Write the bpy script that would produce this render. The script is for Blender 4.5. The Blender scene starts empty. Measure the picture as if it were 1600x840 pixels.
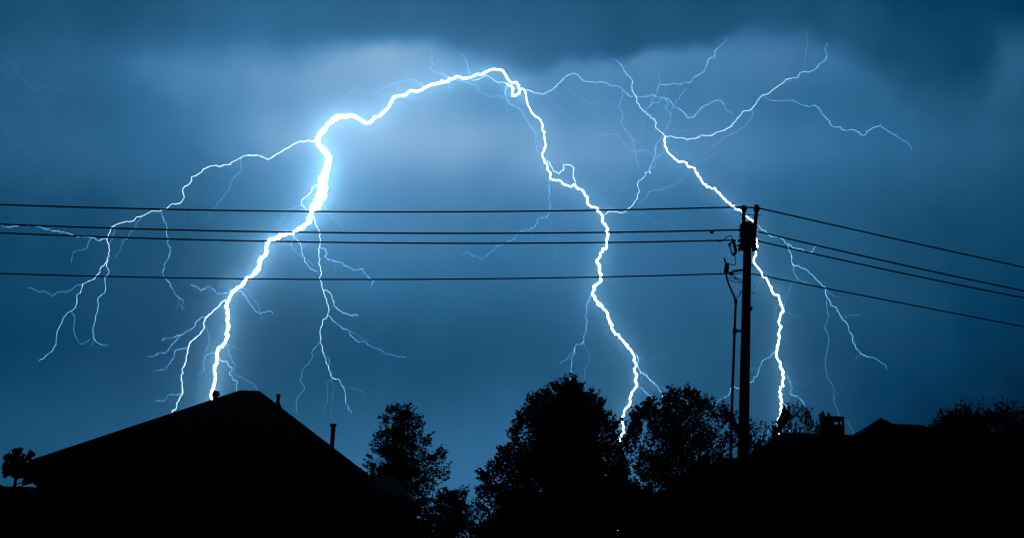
import bpy, bmesh, math, random
import numpy as np
from mathutils import Vector, Matrix

R = math.radians
SC = bpy.context.scene
COL = SC.collection

# ------------------------------------------------------------------ camera
cam_d = bpy.data.cameras.new('camera')
cam_d.lens = 50.0
cam_d.sensor_width = 36.0
cam_d.clip_start = 0.1
cam_d.clip_end = 30000.0
cam = bpy.data.objects.new('camera', cam_d)
COL.objects.link(cam)
PITCH, ROLL = R(12.0), R(2.2)
_f = Vector((0, math.cos(PITCH), math.sin(PITCH)))
_r = Vector((1, 0, 0))
_u = Vector((0, -math.sin(PITCH), math.cos(PITCH)))
_R = _r * math.cos(ROLL) + _u * math.sin(ROLL)
_U = -_r * math.sin(ROLL) + _u * math.cos(ROLL)
cam.matrix_world = Matrix(((_R.x, _U.x, -_f.x, 0.0), (_R.y, _U.y, -_f.y, 0.0), (_R.z, _U.z, -_f.z, 1.7), (0, 0, 0, 1)))
SC.camera = cam

SC.view_settings.view_transform = 'Standard'
SC.view_settings.look = 'None'
SC.view_settings.gamma = 1.0
SC.view_settings.exposure = 0.0
SC.view_settings.use_curve_mapping = False
SC.render.engine = 'CYCLES'
SC.cycles.use_denoising = True
SC.cycles.max_bounces = 3
SC.cycles.filter_width = 1.2
SC.cycles.volume_bounces = 1
SC.cycles.sample_clamp_indirect = 4.0
SC.cycles.sample_clamp_direct = 0.0

# ------------------------------------------------------------------ storm sky: night cloud lit from inside by the discharge
SKY_LOBES = [  # azimuth, elevation, half widths (degrees), brightness
 (-21.06, 18.68, 3.35, 1.80, 0.246),
 (-17.94, 19.14, 3.35, 1.80, 0.134),
 (-14.70, 19.56, 3.35, 1.80, 0.459),
 (-11.35, 19.93, 3.35, 1.80, 0.311),
 (-7.92, 20.24, 3.35, 1.80, 0.404),
 (-4.70, 20.47, 3.35, 1.80, 0.496),
 (-1.44, 20.65, 3.35, 1.80, 0.151),
 (1.82, 20.76, 3.35, 1.80, 0.349),
 (5.08, 20.81, 3.35, 1.80, 0.314),
 (8.31, 20.80, 3.35, 1.80, 0.294),
 (11.75, 20.72, 3.35, 1.80, 0.299),
 (15.11, 20.58, 3.35, 1.80, 0.181),
 (18.12, 20.40, 3.35, 1.80, 0.237),
 (20.56, 20.21, 3.35, 1.80, 0.220),
 (-20.70, 15.59, 5.16, 2.45, 0.266),
 (-15.39, 16.25, 5.16, 2.45, 0.148),
 (-9.78, 16.81, 5.16, 2.45, 0.476),
 (-4.51, 17.19, 5.16, 2.45, 0.488),
 (0.86, 17.43, 5.16, 2.45, 0.410),
 (6.22, 17.53, 5.16, 2.45, 0.368),
 (11.47, 17.49, 5.16, 2.45, 0.259),
 (16.55, 17.32, 5.16, 2.45, 0.199),
 (20.91, 17.07, 5.16, 2.45, 0.146),
 (-20.27, 11.74, 6.70, 3.35, 0.184),
 (-7.41, 12.91, 6.70, 3.35, 0.412),
 (-0.58, 13.27, 6.70, 3.35, 0.213),
 (6.28, 13.45, 6.70, 3.35, 0.263),
 (12.98, 13.44, 6.70, 3.35, 0.107),
 (19.35, 13.28, 6.70, 3.35, 0.150),
 (-19.77, 7.17, 8.51, 3.87, 0.105),
 (-11.14, 7.82, 8.51, 3.87, 0.015),
 (-1.94, 8.31, 8.51, 3.87, 0.065),
 (7.38, 8.60, 8.51, 3.87, 0.180),
 (16.35, 8.67, 8.51, 3.87, 0.076),
 (-21.49, 2.27, 10.83, 3.87, 0.158),
 (-9.76, 2.88, 10.83, 3.87, 0.242),
 (0.33, 3.31, 10.83, 3.87, 0.360),
 (12.89, 3.70, 10.83, 3.87, 0.048),
]
DECK_EDGE = [(-25.56, 0.437), (-21.01, 0.562), (-17.89, 0.538), (-14.90, 0.529), (-12.86, 0.547), (-11.05, 0.576), (-8.41, 0.620), (-6.82, 0.663), (-4.67, 0.703), (-3.05, 0.687), (-1.42, 0.640), (0.21, 0.590), (1.84, 0.616), (3.20, 0.634), (4.14, 0.625), (5.36, 0.671), (6.71, 0.691), (8.05, 0.715), (9.38, 0.748), (11.22, 0.768), (12.79, 0.713), (14.08, 0.634), (15.61, 0.533), (16.87, 0.473), (18.11, 0.471), (18.97, 0.538), (19.58, 0.629), (20.30, 0.694), (25.18, 0.622)]
DECK_SOFT = [(-21.01, 0.773), (-14.90, 0.548), (-11.05, 0.387), (-8.41, 0.271), (-5.74, 0.180), (-3.05, 0.155), (0.21, 0.142), (4.01, 0.129), (7.78, 0.142), (11.75, 0.180), (14.33, 0.290), (16.87, 0.451), (19.33, 0.516), (20.54, 0.516)]
DECK_TONE = [(-48.58, 0.040), (-29.78, 0.220), (-21.01, 0.310), (-17.89, 0.320), (-14.90, 0.390), (-11.05, 0.480), (-5.74, 0.430), (-0.88, 0.400), (1.84, 0.360), (5.09, 0.340), (9.11, 0.345), (13.05, 0.330), (15.61, 0.270), (18.11, 0.230), (20.54, 0.170), (27.38, 0.100), (44.94, 0.030)]

world = bpy.data.worlds.new('World')
SC.world = world
world.use_nodes = True
wn = world.node_tree
wn.nodes.clear()


def wnode(kind, **kw):
    n = wn.nodes.new(kind)
    for k, v in kw.items():
        setattr(n, k, v)
    return n


def wm(op, a, b=None, c=None):
    n = wnode('ShaderNodeMath', operation=op)
    for i, v in enumerate((a, b, c)):
        if v is None:
            continue
        if isinstance(v, (int, float)):
            n.inputs[i].default_value = v
        else:
            wn.links.new(v, n.inputs[i])
    return n.outputs[0]


def build_sky():
    tc = wnode('ShaderNodeTexCoord')
    direction = tc.outputs['Generated']

    def noise(scale, detail, rough, stretch=(1, 1, 1), off=(0, 0, 0)):
        mp = wnode('ShaderNodeMapping')
        mp.inputs['Scale'].default_value = stretch
        mp.inputs['Location'].default_value = off
        wn.links.new(direction, mp.inputs['Vector'])
        n = wnode('ShaderNodeTexNoise')
        n.inputs['Scale'].default_value = scale
        n.inputs['Detail'].default_value = detail
        n.inputs['Roughness'].default_value = rough
        wn.links.new(mp.outputs[0], n.inputs['Vector'])
        return n
    sep = wnode('ShaderNodeSeparateXYZ')
    wn.links.new(direction, sep.inputs[0])
    warp = noise(9.0, 5.0, 0.55)
    ws = wnode('ShaderNodeSeparateColor')
    wn.links.new(warp.outputs['Color'], ws.inputs[0])
    az = wm('ARCTAN2', sep.outputs[0], sep.outputs[1])
    el = wm('ARCSINE', sep.outputs[2])
    az = wm('MULTIPLY_ADD', wm('SUBTRACT', ws.outputs[0], 0.5), R(3.0), az)
    el = wm('MULTIPLY_ADD', wm('SUBTRACT', ws.outputs[1], 0.5), R(2.0), el)
    total = None
    for a, e, sa, se, amp in SKY_LOBES:
        da = wm('MULTIPLY_ADD', az, 1.0 / R(sa), -a / sa)
        de = wm('MULTIPLY_ADD', el, 1.0 / R(se), -e / se)
        q = wm('MULTIPLY_ADD', de, de, wm('MULTIPLY', da, da))
        g = wm('EXPONENT', wm('MULTIPLY', q, -1.0))
        total = wm('MULTIPLY_ADD', g, amp, total if total is not None else SKY_BASE)
    # the dark cloud deck: everything above its ragged lower edge is the unlit underside
    azn = wm('MULTIPLY_ADD', az, 1.0 / R(120.0), 0.5)

    def curve(pts):
        n = wnode('ShaderNodeFloatCurve')
        cv = n.mapping.curves[0]
        while len(cv.points) < len(pts):
            cv.points.new(0.5, 0.5)
        for p, (x, y) in zip(cv.points, sorted(pts)):
            p.location = ((x + 60.0) / 120.0, y)
        n.mapping.update()
        wn.links.new(azn, n.inputs['Value'])
        return n.outputs[0]
    edge = curve(DECK_EDGE)          # elevation: 14 + 10 * value degrees
    soft = curve(DECK_SOFT)          # half width of the edge, degrees / 4
    tone = curve(DECK_TONE)
    rag = noise(34.0, 4.0, 0.6, (1, 1, 0.55), (5.2, 1.3, 0.2))
    eld = wm('MULTIPLY', el, 180.0 / math.pi)
    eld = wm('MULTIPLY_ADD', wm('SUBTRACT', rag.outputs['Fac'], 0.5), 1.1, eld)
    d = wm('SUBTRACT', eld, wm('MULTIPLY_ADD', edge, 10.0, 14.0))
    d = wm('DIVIDE', d, wm('MULTIPLY', soft, 4.0))
    ss = wnode('ShaderNodeMapRange', interpolation_type='SMOOTHERSTEP')
    ss.inputs['From Min'].default_value = -1.0
    ss.inputs['From Max'].default_value = 1.0
    wn.links.new(d, ss.inputs['Value'])
    high = wnode('ShaderNodeMapRange')
    high.inputs['From Min'].default_value = 20.0
    high.inputs['From Max'].default_value = 34.0
    high.inputs['To Min'].default_value = 1.0
    high.inputs['To Max'].default_value = 0.1
    wn.links.new(eld, high.inputs['Value'])
    tone = wm('MULTIPLY', tone, high.outputs[0])
    total = wm('MULTIPLY_ADD', wm('SUBTRACT', tone, total), ss.outputs[0], total)
    # billow: soft cloud texture, long in azimuth, and thin hanging rain streaks
    cl = noise(11.0, 7.0, 0.62, (1, 1, 1.4), (3.1, 0.4, 1.7))
    st = noise(30.0, 3.0, 0.6, (1, 1, 0.12), (0.3, 2.4, 0.1))
    total = wm('MULTIPLY_ADD', wm('SUBTRACT', cl.outputs['Fac'], 0.5), 0.17, total)
    total = wm('MULTIPLY_ADD', wm('SUBTRACT', st.outputs['Fac'], 0.5), 0.11, total)
    ramp = wnode('ShaderNodeValToRGB')
    cr = ramp.color_ramp

    def lin(c):
        return tuple(((v / 255.0) / 12.92 if v <= 10.3 else ((v / 255.0 + 0.055) / 1.055) ** 2.4) for v in c) + (1.0,)
    stops = [(0.0, (0, 6, 12)), (0.10, (0, 36, 60)), (0.18, (4, 60, 93)), (0.30, (31, 84, 115)), (0.5, (56, 114, 155)), (0.72, (97, 151, 194)), (1.0, (165, 203, 234))]
    while len(cr.elements) < len(stops):
        cr.elements.new(0.5)
    for elm, (p, c) in zip(cr.elements, stops):
        elm.position = p
        elm.color = lin(c)
    wn.links.new(total, ramp.inputs[0])
    bg = wnode('ShaderNodeBackground')
    bg.inputs['Strength'].default_value = SKY_STRENGTH
    wn.links.new(ramp.outputs[0], bg.inputs['Color'])
    out = wnode('ShaderNodeOutputWorld')
    wn.links.new(bg.outputs[0], out.inputs['Surface'])


SKY_BASE = 0.0
SKY_STRENGTH = 1.0
build_sky()
world.cycles.sampling_method = 'NONE'

# ------------------------------------------------------------------ materials


def mat(name, color, rough=0.8, noise=0.0, scale=8.0, bump=0.0, metallic=0.0):
    m = bpy.data.materials.new(name)
    m.use_nodes = True
    nt = m.node_tree
    b = nt.nodes['Principled BSDF']
    b.inputs['Roughness'].default_value = rough
    b.inputs['Metallic'].default_value = metallic
    b.inputs['Specular IOR Level'].default_value = 0.12
    tc = nt.nodes.new('ShaderNodeTexCoord')
    n = nt.nodes.new('ShaderNodeTexNoise')
    n.inputs['Scale'].default_value = scale
    n.inputs['Detail'].default_value = 4.0
    nt.links.new(tc.outputs['Object'], n.inputs['Vector'])
    r = nt.nodes.new('ShaderNodeValToRGB')
    r.color_ramp.elements[0].position = 0.3
    r.color_ramp.elements[1].position = 0.7
    r.color_ramp.elements[0].color = tuple(c * (1 - noise) for c in color) + (1,)
    r.color_ramp.elements[1].color = tuple(c * (1 + noise) for c in color) + (1,)
    nt.links.new(n.outputs['Fac'], r.inputs[0])
    nt.links.new(r.outputs[0], b.inputs['Base Color'])
    if bump:
        bp = nt.nodes.new('ShaderNodeBump')
        bp.inputs['Strength'].default_value = bump
        bp.inputs['Distance'].default_value = 0.02
        nt.links.new(n.outputs['Fac'], bp.inputs['Height'])
        nt.links.new(bp.outputs[0], b.inputs['Normal'])
    return m


def shingle_mat(name, color):
    m = mat(name, color, 0.95, 0.3, 14.0)
    nt = m.node_tree
    b = nt.nodes['Principled BSDF']
    tc = nt.nodes.new('ShaderNodeTexCoord')
    br = nt.nodes.new('ShaderNodeTexBrick')
    br.inputs['Scale'].default_value = 3.2
    br.inputs['Mortar Size'].default_value = 0.015
    br.inputs['Color1'].default_value = (1, 1, 1, 1)
    br.inputs['Color2'].default_value = (0.7, 0.7, 0.7, 1)
    br.inputs['Mortar'].default_value = (0, 0, 0, 1)
    nt.links.new(tc.outputs['Object'], br.inputs['Vector'])
    bp = nt.nodes.new('ShaderNodeBump')
    bp.inputs['Strength'].default_value = 0.4
    bp.inputs['Distance'].default_value = 0.01
    nt.links.new(br.outputs['Color'], bp.inputs['Height'])
    nt.links.new(bp.outputs[0], b.inputs['Normal'])
    return m


def glow_mat(name, color, strength, light=True):
    m = bpy.data.materials.new(name)
    m.use_nodes = True
    nt = m.node_tree
    nt.nodes.clear()
    e = nt.nodes.new('ShaderNodeEmission')
    e.inputs['Color'].default_value = tuple(color) + (1,)
    e.inputs['Strength'].default_value = strength
    o = nt.nodes.new('ShaderNodeOutputMaterial')
    if light:
        nt.links.new(e.outputs[0], o.inputs['Surface'])
    else:  # thin plasma does not hide what is behind it
        tr = nt.nodes.new('ShaderNodeBsdfTransparent')
        ad = nt.nodes.new('ShaderNodeAddShader')
        nt.links.new(e.outputs[0], ad.inputs[0])
        nt.links.new(tr.outputs[0], ad.inputs[1])
        nt.links.new(ad.outputs[0], o.inputs['Surface'])
    m.cycles.emission_sampling = 'FRONT' if light else 'NONE'
    return m


M = dict(
    shingle=shingle_mat('asphalt_shingle', (0.018, 0.018, 0.019)),
    shingle2=shingle_mat('weathered_shingle', (0.019, 0.018, 0.017)),
    brick=mat('dark_brick', (0.035, 0.022, 0.018), 0.9, 0.3, 9.0, 0.3),
    siding=mat('grey_siding', (0.03, 0.03, 0.03), 0.8, 0.1, 3.0),
    trim=mat('painted_trim', (0.02, 0.02, 0.02), 0.6, 0.1, 5.0),
    metal=mat('dull_galvanised_metal', (0.05, 0.05, 0.052), 0.6, 0.2, 6.0, 0.0, 0.3),
    porcelain=mat('grey_porcelain', (0.05, 0.052, 0.055), 0.4, 0.1, 5.0),
    timber=mat('creosoted_timber', (0.035, 0.026, 0.02), 0.9, 0.35, 6.0, 0.4),
    plank=mat('weathered_plank', (0.06, 0.05, 0.04), 0.9, 0.3, 5.0, 0.3),
    cable=mat('black_cable', (0.02, 0.02, 0.02), 0.6, 0.1, 5.0),
    conduit=mat('grey_conduit', (0.04, 0.04, 0.042), 0.6, 0.1, 5.0),
    bark=mat('bark', (0.045, 0.034, 0.025), 0.95, 0.35, 12.0, 0.4),
    leaf=mat('dark_leaf', (0.03, 0.05, 0.02), 0.8, 0.35, 3.0),
    leaf2=mat('olive_leaf', (0.038, 0.05, 0.022), 0.8, 0.35, 3.0),
    ground=mat('night_ground', (0.03, 0.035, 0.02), 0.95, 0.3, 0.2),
)

# ------------------------------------------------------------------ helpers


def tag(o, label=None, cat=None, group=None, kind=None):
    if label:
        o['label'] = label
    if cat:
        o['category'] = cat
    if group:
        o['group'] = group
    if kind:
        o['kind'] = kind
    return o


def empty(name, loc=(0, 0, 0)):
    o = bpy.data.objects.new(name, None)
    o.location = loc
    o.empty_display_size = 0.3
    COL.objects.link(o)
    return o


class MB:
    """collects verts and faces, then links them as one mesh object"""

    def __init__(self):
        self.v, self.f = [], []

    def add(self, vs, fs):
        k = len(self.v)
        self.v += [tuple(q) for q in vs]
        self.f += [tuple(i + k for i in q) for q in fs]
        return self

    def box(self, c, s, rz=0.0, top=1.0):
        cx, cy, cz = c
        hx, hy, hz = s[0] / 2, s[1] / 2, s[2] / 2
        ca, sa = math.cos(rz), math.sin(rz)
        vs = []
        for dz, k in ((-hz, 1.0), (hz, top)):
            for dx, dy in ((-hx, -hy), (hx, -hy), (hx, hy), (-hx, hy)):
                dx, dy = dx * k, dy * k
                vs.append((cx + dx * ca - dy * sa, cy + dx * sa + dy * ca, cz + dz))
        return self.add(vs, [(3, 2, 1, 0), (4, 5, 6, 7), (0, 1, 5, 4), (1, 2, 6, 5), (2, 3, 7, 6), (3, 0, 4, 7)])

    def tube(self, pts, rad, n=8, cap=True):
        P = [Vector(p) for p in pts]
        if not hasattr(rad, '__len__'):
            rad = [rad] * len(P)
        k = len(self.v)
        prev = None
        for i, p in enumerate(P):
            t = (P[min(i + 1, len(P) - 1)] - P[max(i - 1, 0)])
            t = t.normalized() if t.length > 1e-9 else Vector((0, 0, 1))
            if prev is None:
                a = Vector((0, 1, 0)) if abs(t.y) < 0.9 else Vector((1, 0, 0))
                n1 = t.cross(a).normalized()
            else:
                n1 = (prev - t * prev.dot(t))
                n1 = n1.normalized() if n1.length > 1e-6 else t.orthogonal().normalized()
            prev = n1
            n2 = t.cross(n1)
            for j in range(n):
                a = 2 * math.pi * j / n
                self.v.append(tuple(p + (n1 * math.cos(a) + n2 * math.sin(a)) * rad[i]))
        for i in range(len(P) - 1):
            for j in range(n):
                a, b = k + i * n + j, k + i * n + (j + 1) % n
                self.f.append((a, b, b + n, a + n))
        if cap:
            self.f.append(tuple(k + j for j in reversed(range(n))))
            self.f.append(tuple(k + (len(P) - 1) * n + j for j in range(n)))
        return self

    def lathe(self, base, axis, prof, n=14):
        """prof: (distance along the axis, radius)"""
        a = Vector(axis).normalized()
        b = Vector(base)
        return self.tube2([b + a * h for h, _ in prof], a, [q for _, q in prof], n)

    def tube2(self, P, t, rad, n):
        k = len(self.v)
        n1 = t.orthogonal().normalized()
        n2 = t.cross(n1)
        for p, q in zip(P, rad):
            for j in range(n):
                a = 2 * math.pi * j / n
                self.v.append(tuple(p + (n1 * math.cos(a) + n2 * math.sin(a)) * q))
        for i in range(len(P) - 1):
            for j in range(n):
                a, c = k + i * n + j, k + i * n + (j + 1) % n
                self.f.append((a, c, c + n, a + n))
        self.f.append(tuple(k + j for j in reversed(range(n))))
        self.f.append(tuple(k + (len(P) - 1) * n + j for j in range(n)))
        return self

    def mesh(self, name, m, smooth=False):
        me = bpy.data.meshes.new(name)
        me.from_pydata(self.v, [], self.f)
        me.materials.append(m)
        if smooth:
            me.polygons.foreach_set('use_smooth', [True] * len(me.polygons))
        me.update()
        return me

    def build(self, name, m, parent=None, smooth=False, loc=(0, 0, 0)):
        o = bpy.data.objects.new(name, self.mesh(name, m, smooth))
        COL.objects.link(o)
        o.location = loc
        if parent is not None:
            o.parent = parent
        return o


# ------------------------------------------------------------------ ground
g = MB().add([(-2580, -280, 0), (2580, -280, 0), (2580, 2680, 0), (-2580, 2680, 0)], [(0, 1, 2, 3)]).build('ground', M['ground'])
tag(g, kind='structure')

# ------------------------------------------------------------------ houses


def hip_roof(fl, fr, br, bl, r1, r2, t=0.16):
    """hip roof solid over four eave corners with a ridge r1-r2 (left to right)"""
    mb = MB()
    lo = [(x, y, z - t) for x, y, z in (fl, fr, br, bl)]
    mb.add([fl, fr, br, bl, r1, r2] + lo,
           [(0, 1, 5, 4), (1, 2, 5), (2, 3, 4, 5), (3, 0, 4), (9, 8, 7, 6), (0, 6, 7, 1), (1, 7, 8, 2), (2, 8, 9, 3), (3, 9, 6, 0)])
    return mb


def ridge_caps(roof, lines, parent, m):
    for a, b in lines:
        o = MB().tube([a, b], 0.05, 6).build('ridge_cap', m, parent)
        o.matrix_parent_inverse.identity()


def vent_pipe(x, y, z, top, r, cap, parent, name='vent_pipe', lean=0.0):
    p = MB().lathe((x, y, z - 0.12), (lean, 0, 1), [(0, r), (top - z + 0.12, r)]).build(name, M['metal'], parent, True)
    MB().lathe((x + lean * (top - z), y, top - cap[1]), (lean, 0, 1), [(0, r), (0.01, cap[0]), (cap[1], cap[0]), (cap[1] + 0.01, cap[0] * 0.7)]).build('cap', M['metal'], p, True)
    MB().lathe((x, y, z - 0.05), (0, 0, 1), [(0, r * 2.4), (0.05, r * 1.9), (0.10, r * 1.15)]).build('flashing', M['metal'], p)
    return p


# the house with the pyramid-like hip roof, left
h1 = empty('house', (0, 0, 0))
tag(h1, 'dark house on the left under a pointed hip roof with vent pipes', 'house')
FL, FR, BR, BL = (-7.92, 24, 3.22), (-2.31, 24, 3.19), (-2.31, 34, 3.19), (-7.92, 34, 3.22)
R1, R2 = (-5.46, 29, 5.11), (-5.07, 29, 5.11)
rf = hip_roof(FL, FR, BR, BL, R1, R2).build('roof', M['shingle'], h1)
for a, b in ((FL, R1), (FR, R2), (R1, R2), (BL, R1), (BR, R2)):
    MB().tube([(a[0], a[1], a[2] - 0.025), (b[0], b[1], b[2] - 0.025)], 0.035, 6).build('ridge_cap', M['shingle'], rf)
MB().box((-5.3, 29, 1.52), (5.1, 9.5, 3.04)).build('wall', M['brick'], h1)
MB().box((-5.115, 23.93, 3.09), (5.7, 0.12, 0.11)).build('gutter', M['trim'], h1)
for wx in (-6.5, -3.8):
    w = MB().box((wx, 24.33, 1.7), (1.1, 0.06, 1.3)).build('window', M['trim'], h1)
# turbine style roof vent near the ridge
v = MB().lathe((-5.79, 28.2, 4.74), (0.03, 0, 1), [(0, 0.045), (0.15, 0.045), (0.16, 0.085), (0.185, 0.09), (0.2, 0.06), (0.22, 0.075), (0.245, 0.07), (0.255, 0.03)], 12).build('roof_vent', M['metal'], rf, True)
vent_pipe(-4.51, 28.0, 4.73, 4.94, 0.036, (0.05, 0.035), rf)
vent_pipe(-3.075, 25.4, 3.66, 4.15, 0.04, (0.058, 0.05), rf)
# low wing towards the trees
WFL, WFR, WBR, WBL = (-2.6, 25.5, 2.95), (-1.72, 25.5, 2.95), (-1.72, 31, 2.95), (-2.6, 31, 2.95)
wr = hip_roof(WFL, WFR, WBR, WBL, (-2.55, 28, 3.46), (-2.2, 28, 3.46)).build('wing_roof', M['shingle'], h1)
MB().box((-2.1, 28.2, 1.4), (0.5, 5.0, 2.8)).build('wing_wall', M['brick'], h1)
vent_pipe(-2.48, 27.0, 3.28, 3.60, 0.042, (0.075, 0.05), wr)

# house on the right: long ridge, hip running down to the left, chimney with raised cap
h2 = empty('house', (0, 0, 0))
tag(h2, 'long dark house at right behind the utility pole with an open capped chimney', 'house')
FL, FR, BR, BL = (3.86, 29.5, 3.22), (16.5, 29.5, 3.22), (16.5, 38.5, 3.22), (3.86, 38.5, 3.22)
R1, R2 = (6.6, 34, 5.17), (14.5, 34, 5.24)
rf2 = hip_roof(FL, FR, BR, BL, R1, R2).build('roof', M['shingle2'], h2)
for a, b in ((FL, R1), (R1, R2)):
    MB().tube([(a[0], a[1], a[2] - 0.02), (b[0], b[1], b[2] - 0.02)], 0.04, 6).build('ridge_cap', M['shingle2'], rf2)
MB().box((10.2, 34, 1.52), (11.9, 8.3, 3.04)).build('wall', M['siding'], h2)
MB().box((10.2, 29.43, 3.11), (12.7, 0.12, 0.11)).build('gutter', M['trim'], h2)
for wx in (7.0, 9.4, 12.0):
    MB().box((wx, 29.83, 1.7), (1.2, 0.06, 1.3)).build('window', M['trim'], h2)
ch = MB().box((7.80, 34.0, 4.85), (0.47, 0.5, 1.12)).build('chimney', M['brick'], h2)
for dx in (-0.20, 0.21):
    for dy in (-0.2, 0.2):
        MB().box((7.80 + dx, 34 + dy, 5.46), (0.05, 0.05, 0.14)).build('cap_post', M['brick'], ch)
MB().box((7.80, 34, 5.565), (0.46, 0.52, 0.075)).build('cap_slab', M['brick'], ch)
MB().lathe((7.76, 34, 5.38), (0, 0, 1), [(0, 0.09), (0.15, 0.08)], 12).build('flue', M['brick'], ch)
# its low front roof in front of the airy tree
gr = hip_roof((2.55, 28.0, 3.05), (6.4, 28.0, 3.05), (6.4, 33.0, 3.05), (2.55, 33.0, 3.05), (4.74, 30.5, 4.25), (5.3, 30.5, 4.27)).build('garage_roof', M['shingle2'], h2)
MB().box((4.4, 30.5, 1.44), (3.2, 4.3, 2.88)).build('garage_wall', M['siding'], h2)

# farther house: ridge with a small pointed hip at its left end
h3 = empty('house', (0, 0, 0))
tag(h3, 'far house showing only a peaked roof and short ridge beside the chimney', 'house')
rf3 = hip_roof((9.9, 41.6, 5.45), (16.4, 41.6, 5.45), (16.4, 48.4, 5.45), (9.9, 48.4, 5.45), (12.0, 45, 6.74), (13.12, 45, 6.74)).build('roof', M['shingle'], h3)
MB().add([(9.8, 42.7, 5.5), (13.8, 42.7, 5.5), (13.8, 46.7, 5.5), (9.8, 46.7, 5.5), (11.79, 44.7, 6.88)], [(0, 1, 4), (1, 2, 4), (2, 3, 4), (3, 0, 4), (3, 2, 1, 0)]).build('peaked_roof', M['shingle'], h3)
MB().box((13.1, 45, 2.64), (5.9, 6.2, 5.28)).build('wall', M['siding'], h3)

# ------------------------------------------------------------------ board fence, lower left
fn = empty('board_fence', (-4.4, 12, 0))
tag(fn, 'flat topped board fence at the lower left corner below the fan leaved plant', 'fence')
bm_ = MB().box((0, 0, 1.12), (0.138, 0.022, 2.24)).add([(-0.069, -0.011, 2.24), (0.069, -0.011, 2.24), (0.069, 0.011, 2.24), (-0.069, 0.011, 2.24), (-0.062, -0.009, 2.25), (0.062, -0.009, 2.25), (0.062, 0.009, 2.25), (-0.062, 0.009, 2.25)], [(4, 5, 6, 7), (0, 1, 5, 4), (1, 2, 6, 5), (2, 3, 7, 6), (3, 0, 4, 7)])
board_me = bm_.mesh('board', M['plank'])
rng = random.Random(3)
for i in range(32):
    o = bpy.data.objects.new('board', board_me)
    COL.objects.link(o)
    o.parent = fn
    o.location = (-2.2 + i * 0.1386, rng.uniform(-0.003, 0.003), rng.uniform(-0.012, 0.0))
for z in (0.4, 1.2, 1.95):
    MB().box((-0.1, 0.04, z), (4.4, 0.04, 0.09)).build('rail', M['plank'], fn)
for x in (-2.2, -0.1, 2.0):
    MB().box((x, 0.11, 1.1), (0.09, 0.09, 2.2)).build('post', M['plank'], fn)

# ------------------------------------------------------------------ utility pole (drawing units: 1 = one step of 16.7 mm across, 17.2 mm down)
pole = empty('utility_pole', (5.93, 36, 0))
tag(pole, 'tall dark utility pole carrying crossarms, insulators and a cable riser', 'utility pole')
PB = Vector((5.93, 36, 0))


def q(u, v, dy=0.0):
    du, dv = u - 1168.5, v - 347.0
    s = (36.0 + dy) / 36.0
    return (6.103 * s + 0.01671 * du + 0.00005 * dv - PB.x, dy, 10.839 + (10.839 - 1.7) * (s - 1) + 0.00066 * du - 0.0172 * dv)


top = Vector((6.103, 36, 10.84)) - PB
MB().tube([(0, 0, -0.3), (0, 0, 0), (top.x * 0.35, 0, 3.8), (top.x * 0.72, 0, 7.8), (top.x, 0, 10.84)], [0.165, 0.162, 0.148, 0.122, 0.098], 18).build('pole', M['timber'], pole, True)
AX = Vector((0.17, 1, 0)).normalized()
rz = math.atan2(AX.y, AX.x) - math.pi / 2
for u in (1160.2, 1176.4):
    cx, _, cz = q(u, 368.5)
    MB().box((cx, 0, cz), (0.11, 2.15, 0.13), rz).build('crossarm', M['timber'], pole)
for dy in (-0.75, 0.75):
    x0, _, z0 = q(1168, 368.5)
    c = Vector((x0, 0, z0)) + AX * dy
    MB().box((c.x, c.y, c.z), (0.30, 0.07, 0.10), rz).build('spacer_block', M['timber'], pole)
# pole-top post insulators
SKIRT = [(0, 0.035), (0.02, 0.07), (0.045, 0.07), (0.05, 0.05), (0.07, 0.05), (0.075, 0.088), (0.115, 0.088), (0.12, 0.055), (0.14, 0.055), (0.145, 0.065), (0.185, 0.06), (0.19, 0.03)]
for (u0, v0), (u1, v1), big in (((1161.3, 392), (1162.2, 330.5), 1.0), ((1177.3, 392), (1181.8, 330), 1.05)):
    a, b = Vector(q(u0, v0)), Vector(q(u1, v1))
    d = (b - a).normalized()
    MB().tube([a, a.lerp(b, 0.4), b], [0.045, 0.05, 0.038], 10).build('pin_bracket', M['metal'], pole)
    MB().lathe(b - d * 0.22, d, [(0, 0.05), (0.05, 0.06), (0.06, 0.045), (0.12, 0.062), (0.13, 0.045), (0.22, 0.05)], 12).build('bracket_collar', M['metal'], pole)
    MB().lathe(b - d * 0.02, d, [(h, w * big) for h, w in SKIRT], 14).build('post_insulator', M['porcelain'], pole)
for v0, u0, u1, dy in ((335.2, 1156, 1189, 0.05), (353.6, 1154, 1185, -0.02), (369.8, 1153, 1184, 0.0), (381.5, 1153.5, 1180, 0.1)):
    MB().tube([q(u0, v0, dy), q(u1, v0, dy)], 0.011, 6).build('through_bolt', M['metal'], pole)
# dead-end insulator strings at the arm ends
DE = [(0, 0.02), (0.02, 0.06), (0.05, 0.025), (0.07, 0.065), (0.10, 0.03), (0.12, 0.06), (0.15, 0.02)]
for u, v0, dx in ((1161.5, 359.5, -1), (1160.5, 375.8, -1), (1174.5, 361.5, 1), (1174.5, 377.2, 1), (1160.5, 388.5, -1), (1176.5, 389, 1)):
    MB().lathe(q(u, v0), (dx, 0, -0.02), [(h * 0.85, w) for h, w in DE], 12).build('strain_insulator', M['porcelain'], pole, True)
for u, v0 in ((1156, 384), (1157, 366), (1155.5, 390), (1179.5, 384), (1178.8, 347.5)):
    MB().box(q(u, v0), (0.05, 0.1, 0.06)).build('bracket_plate', M['metal'], pole)
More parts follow.
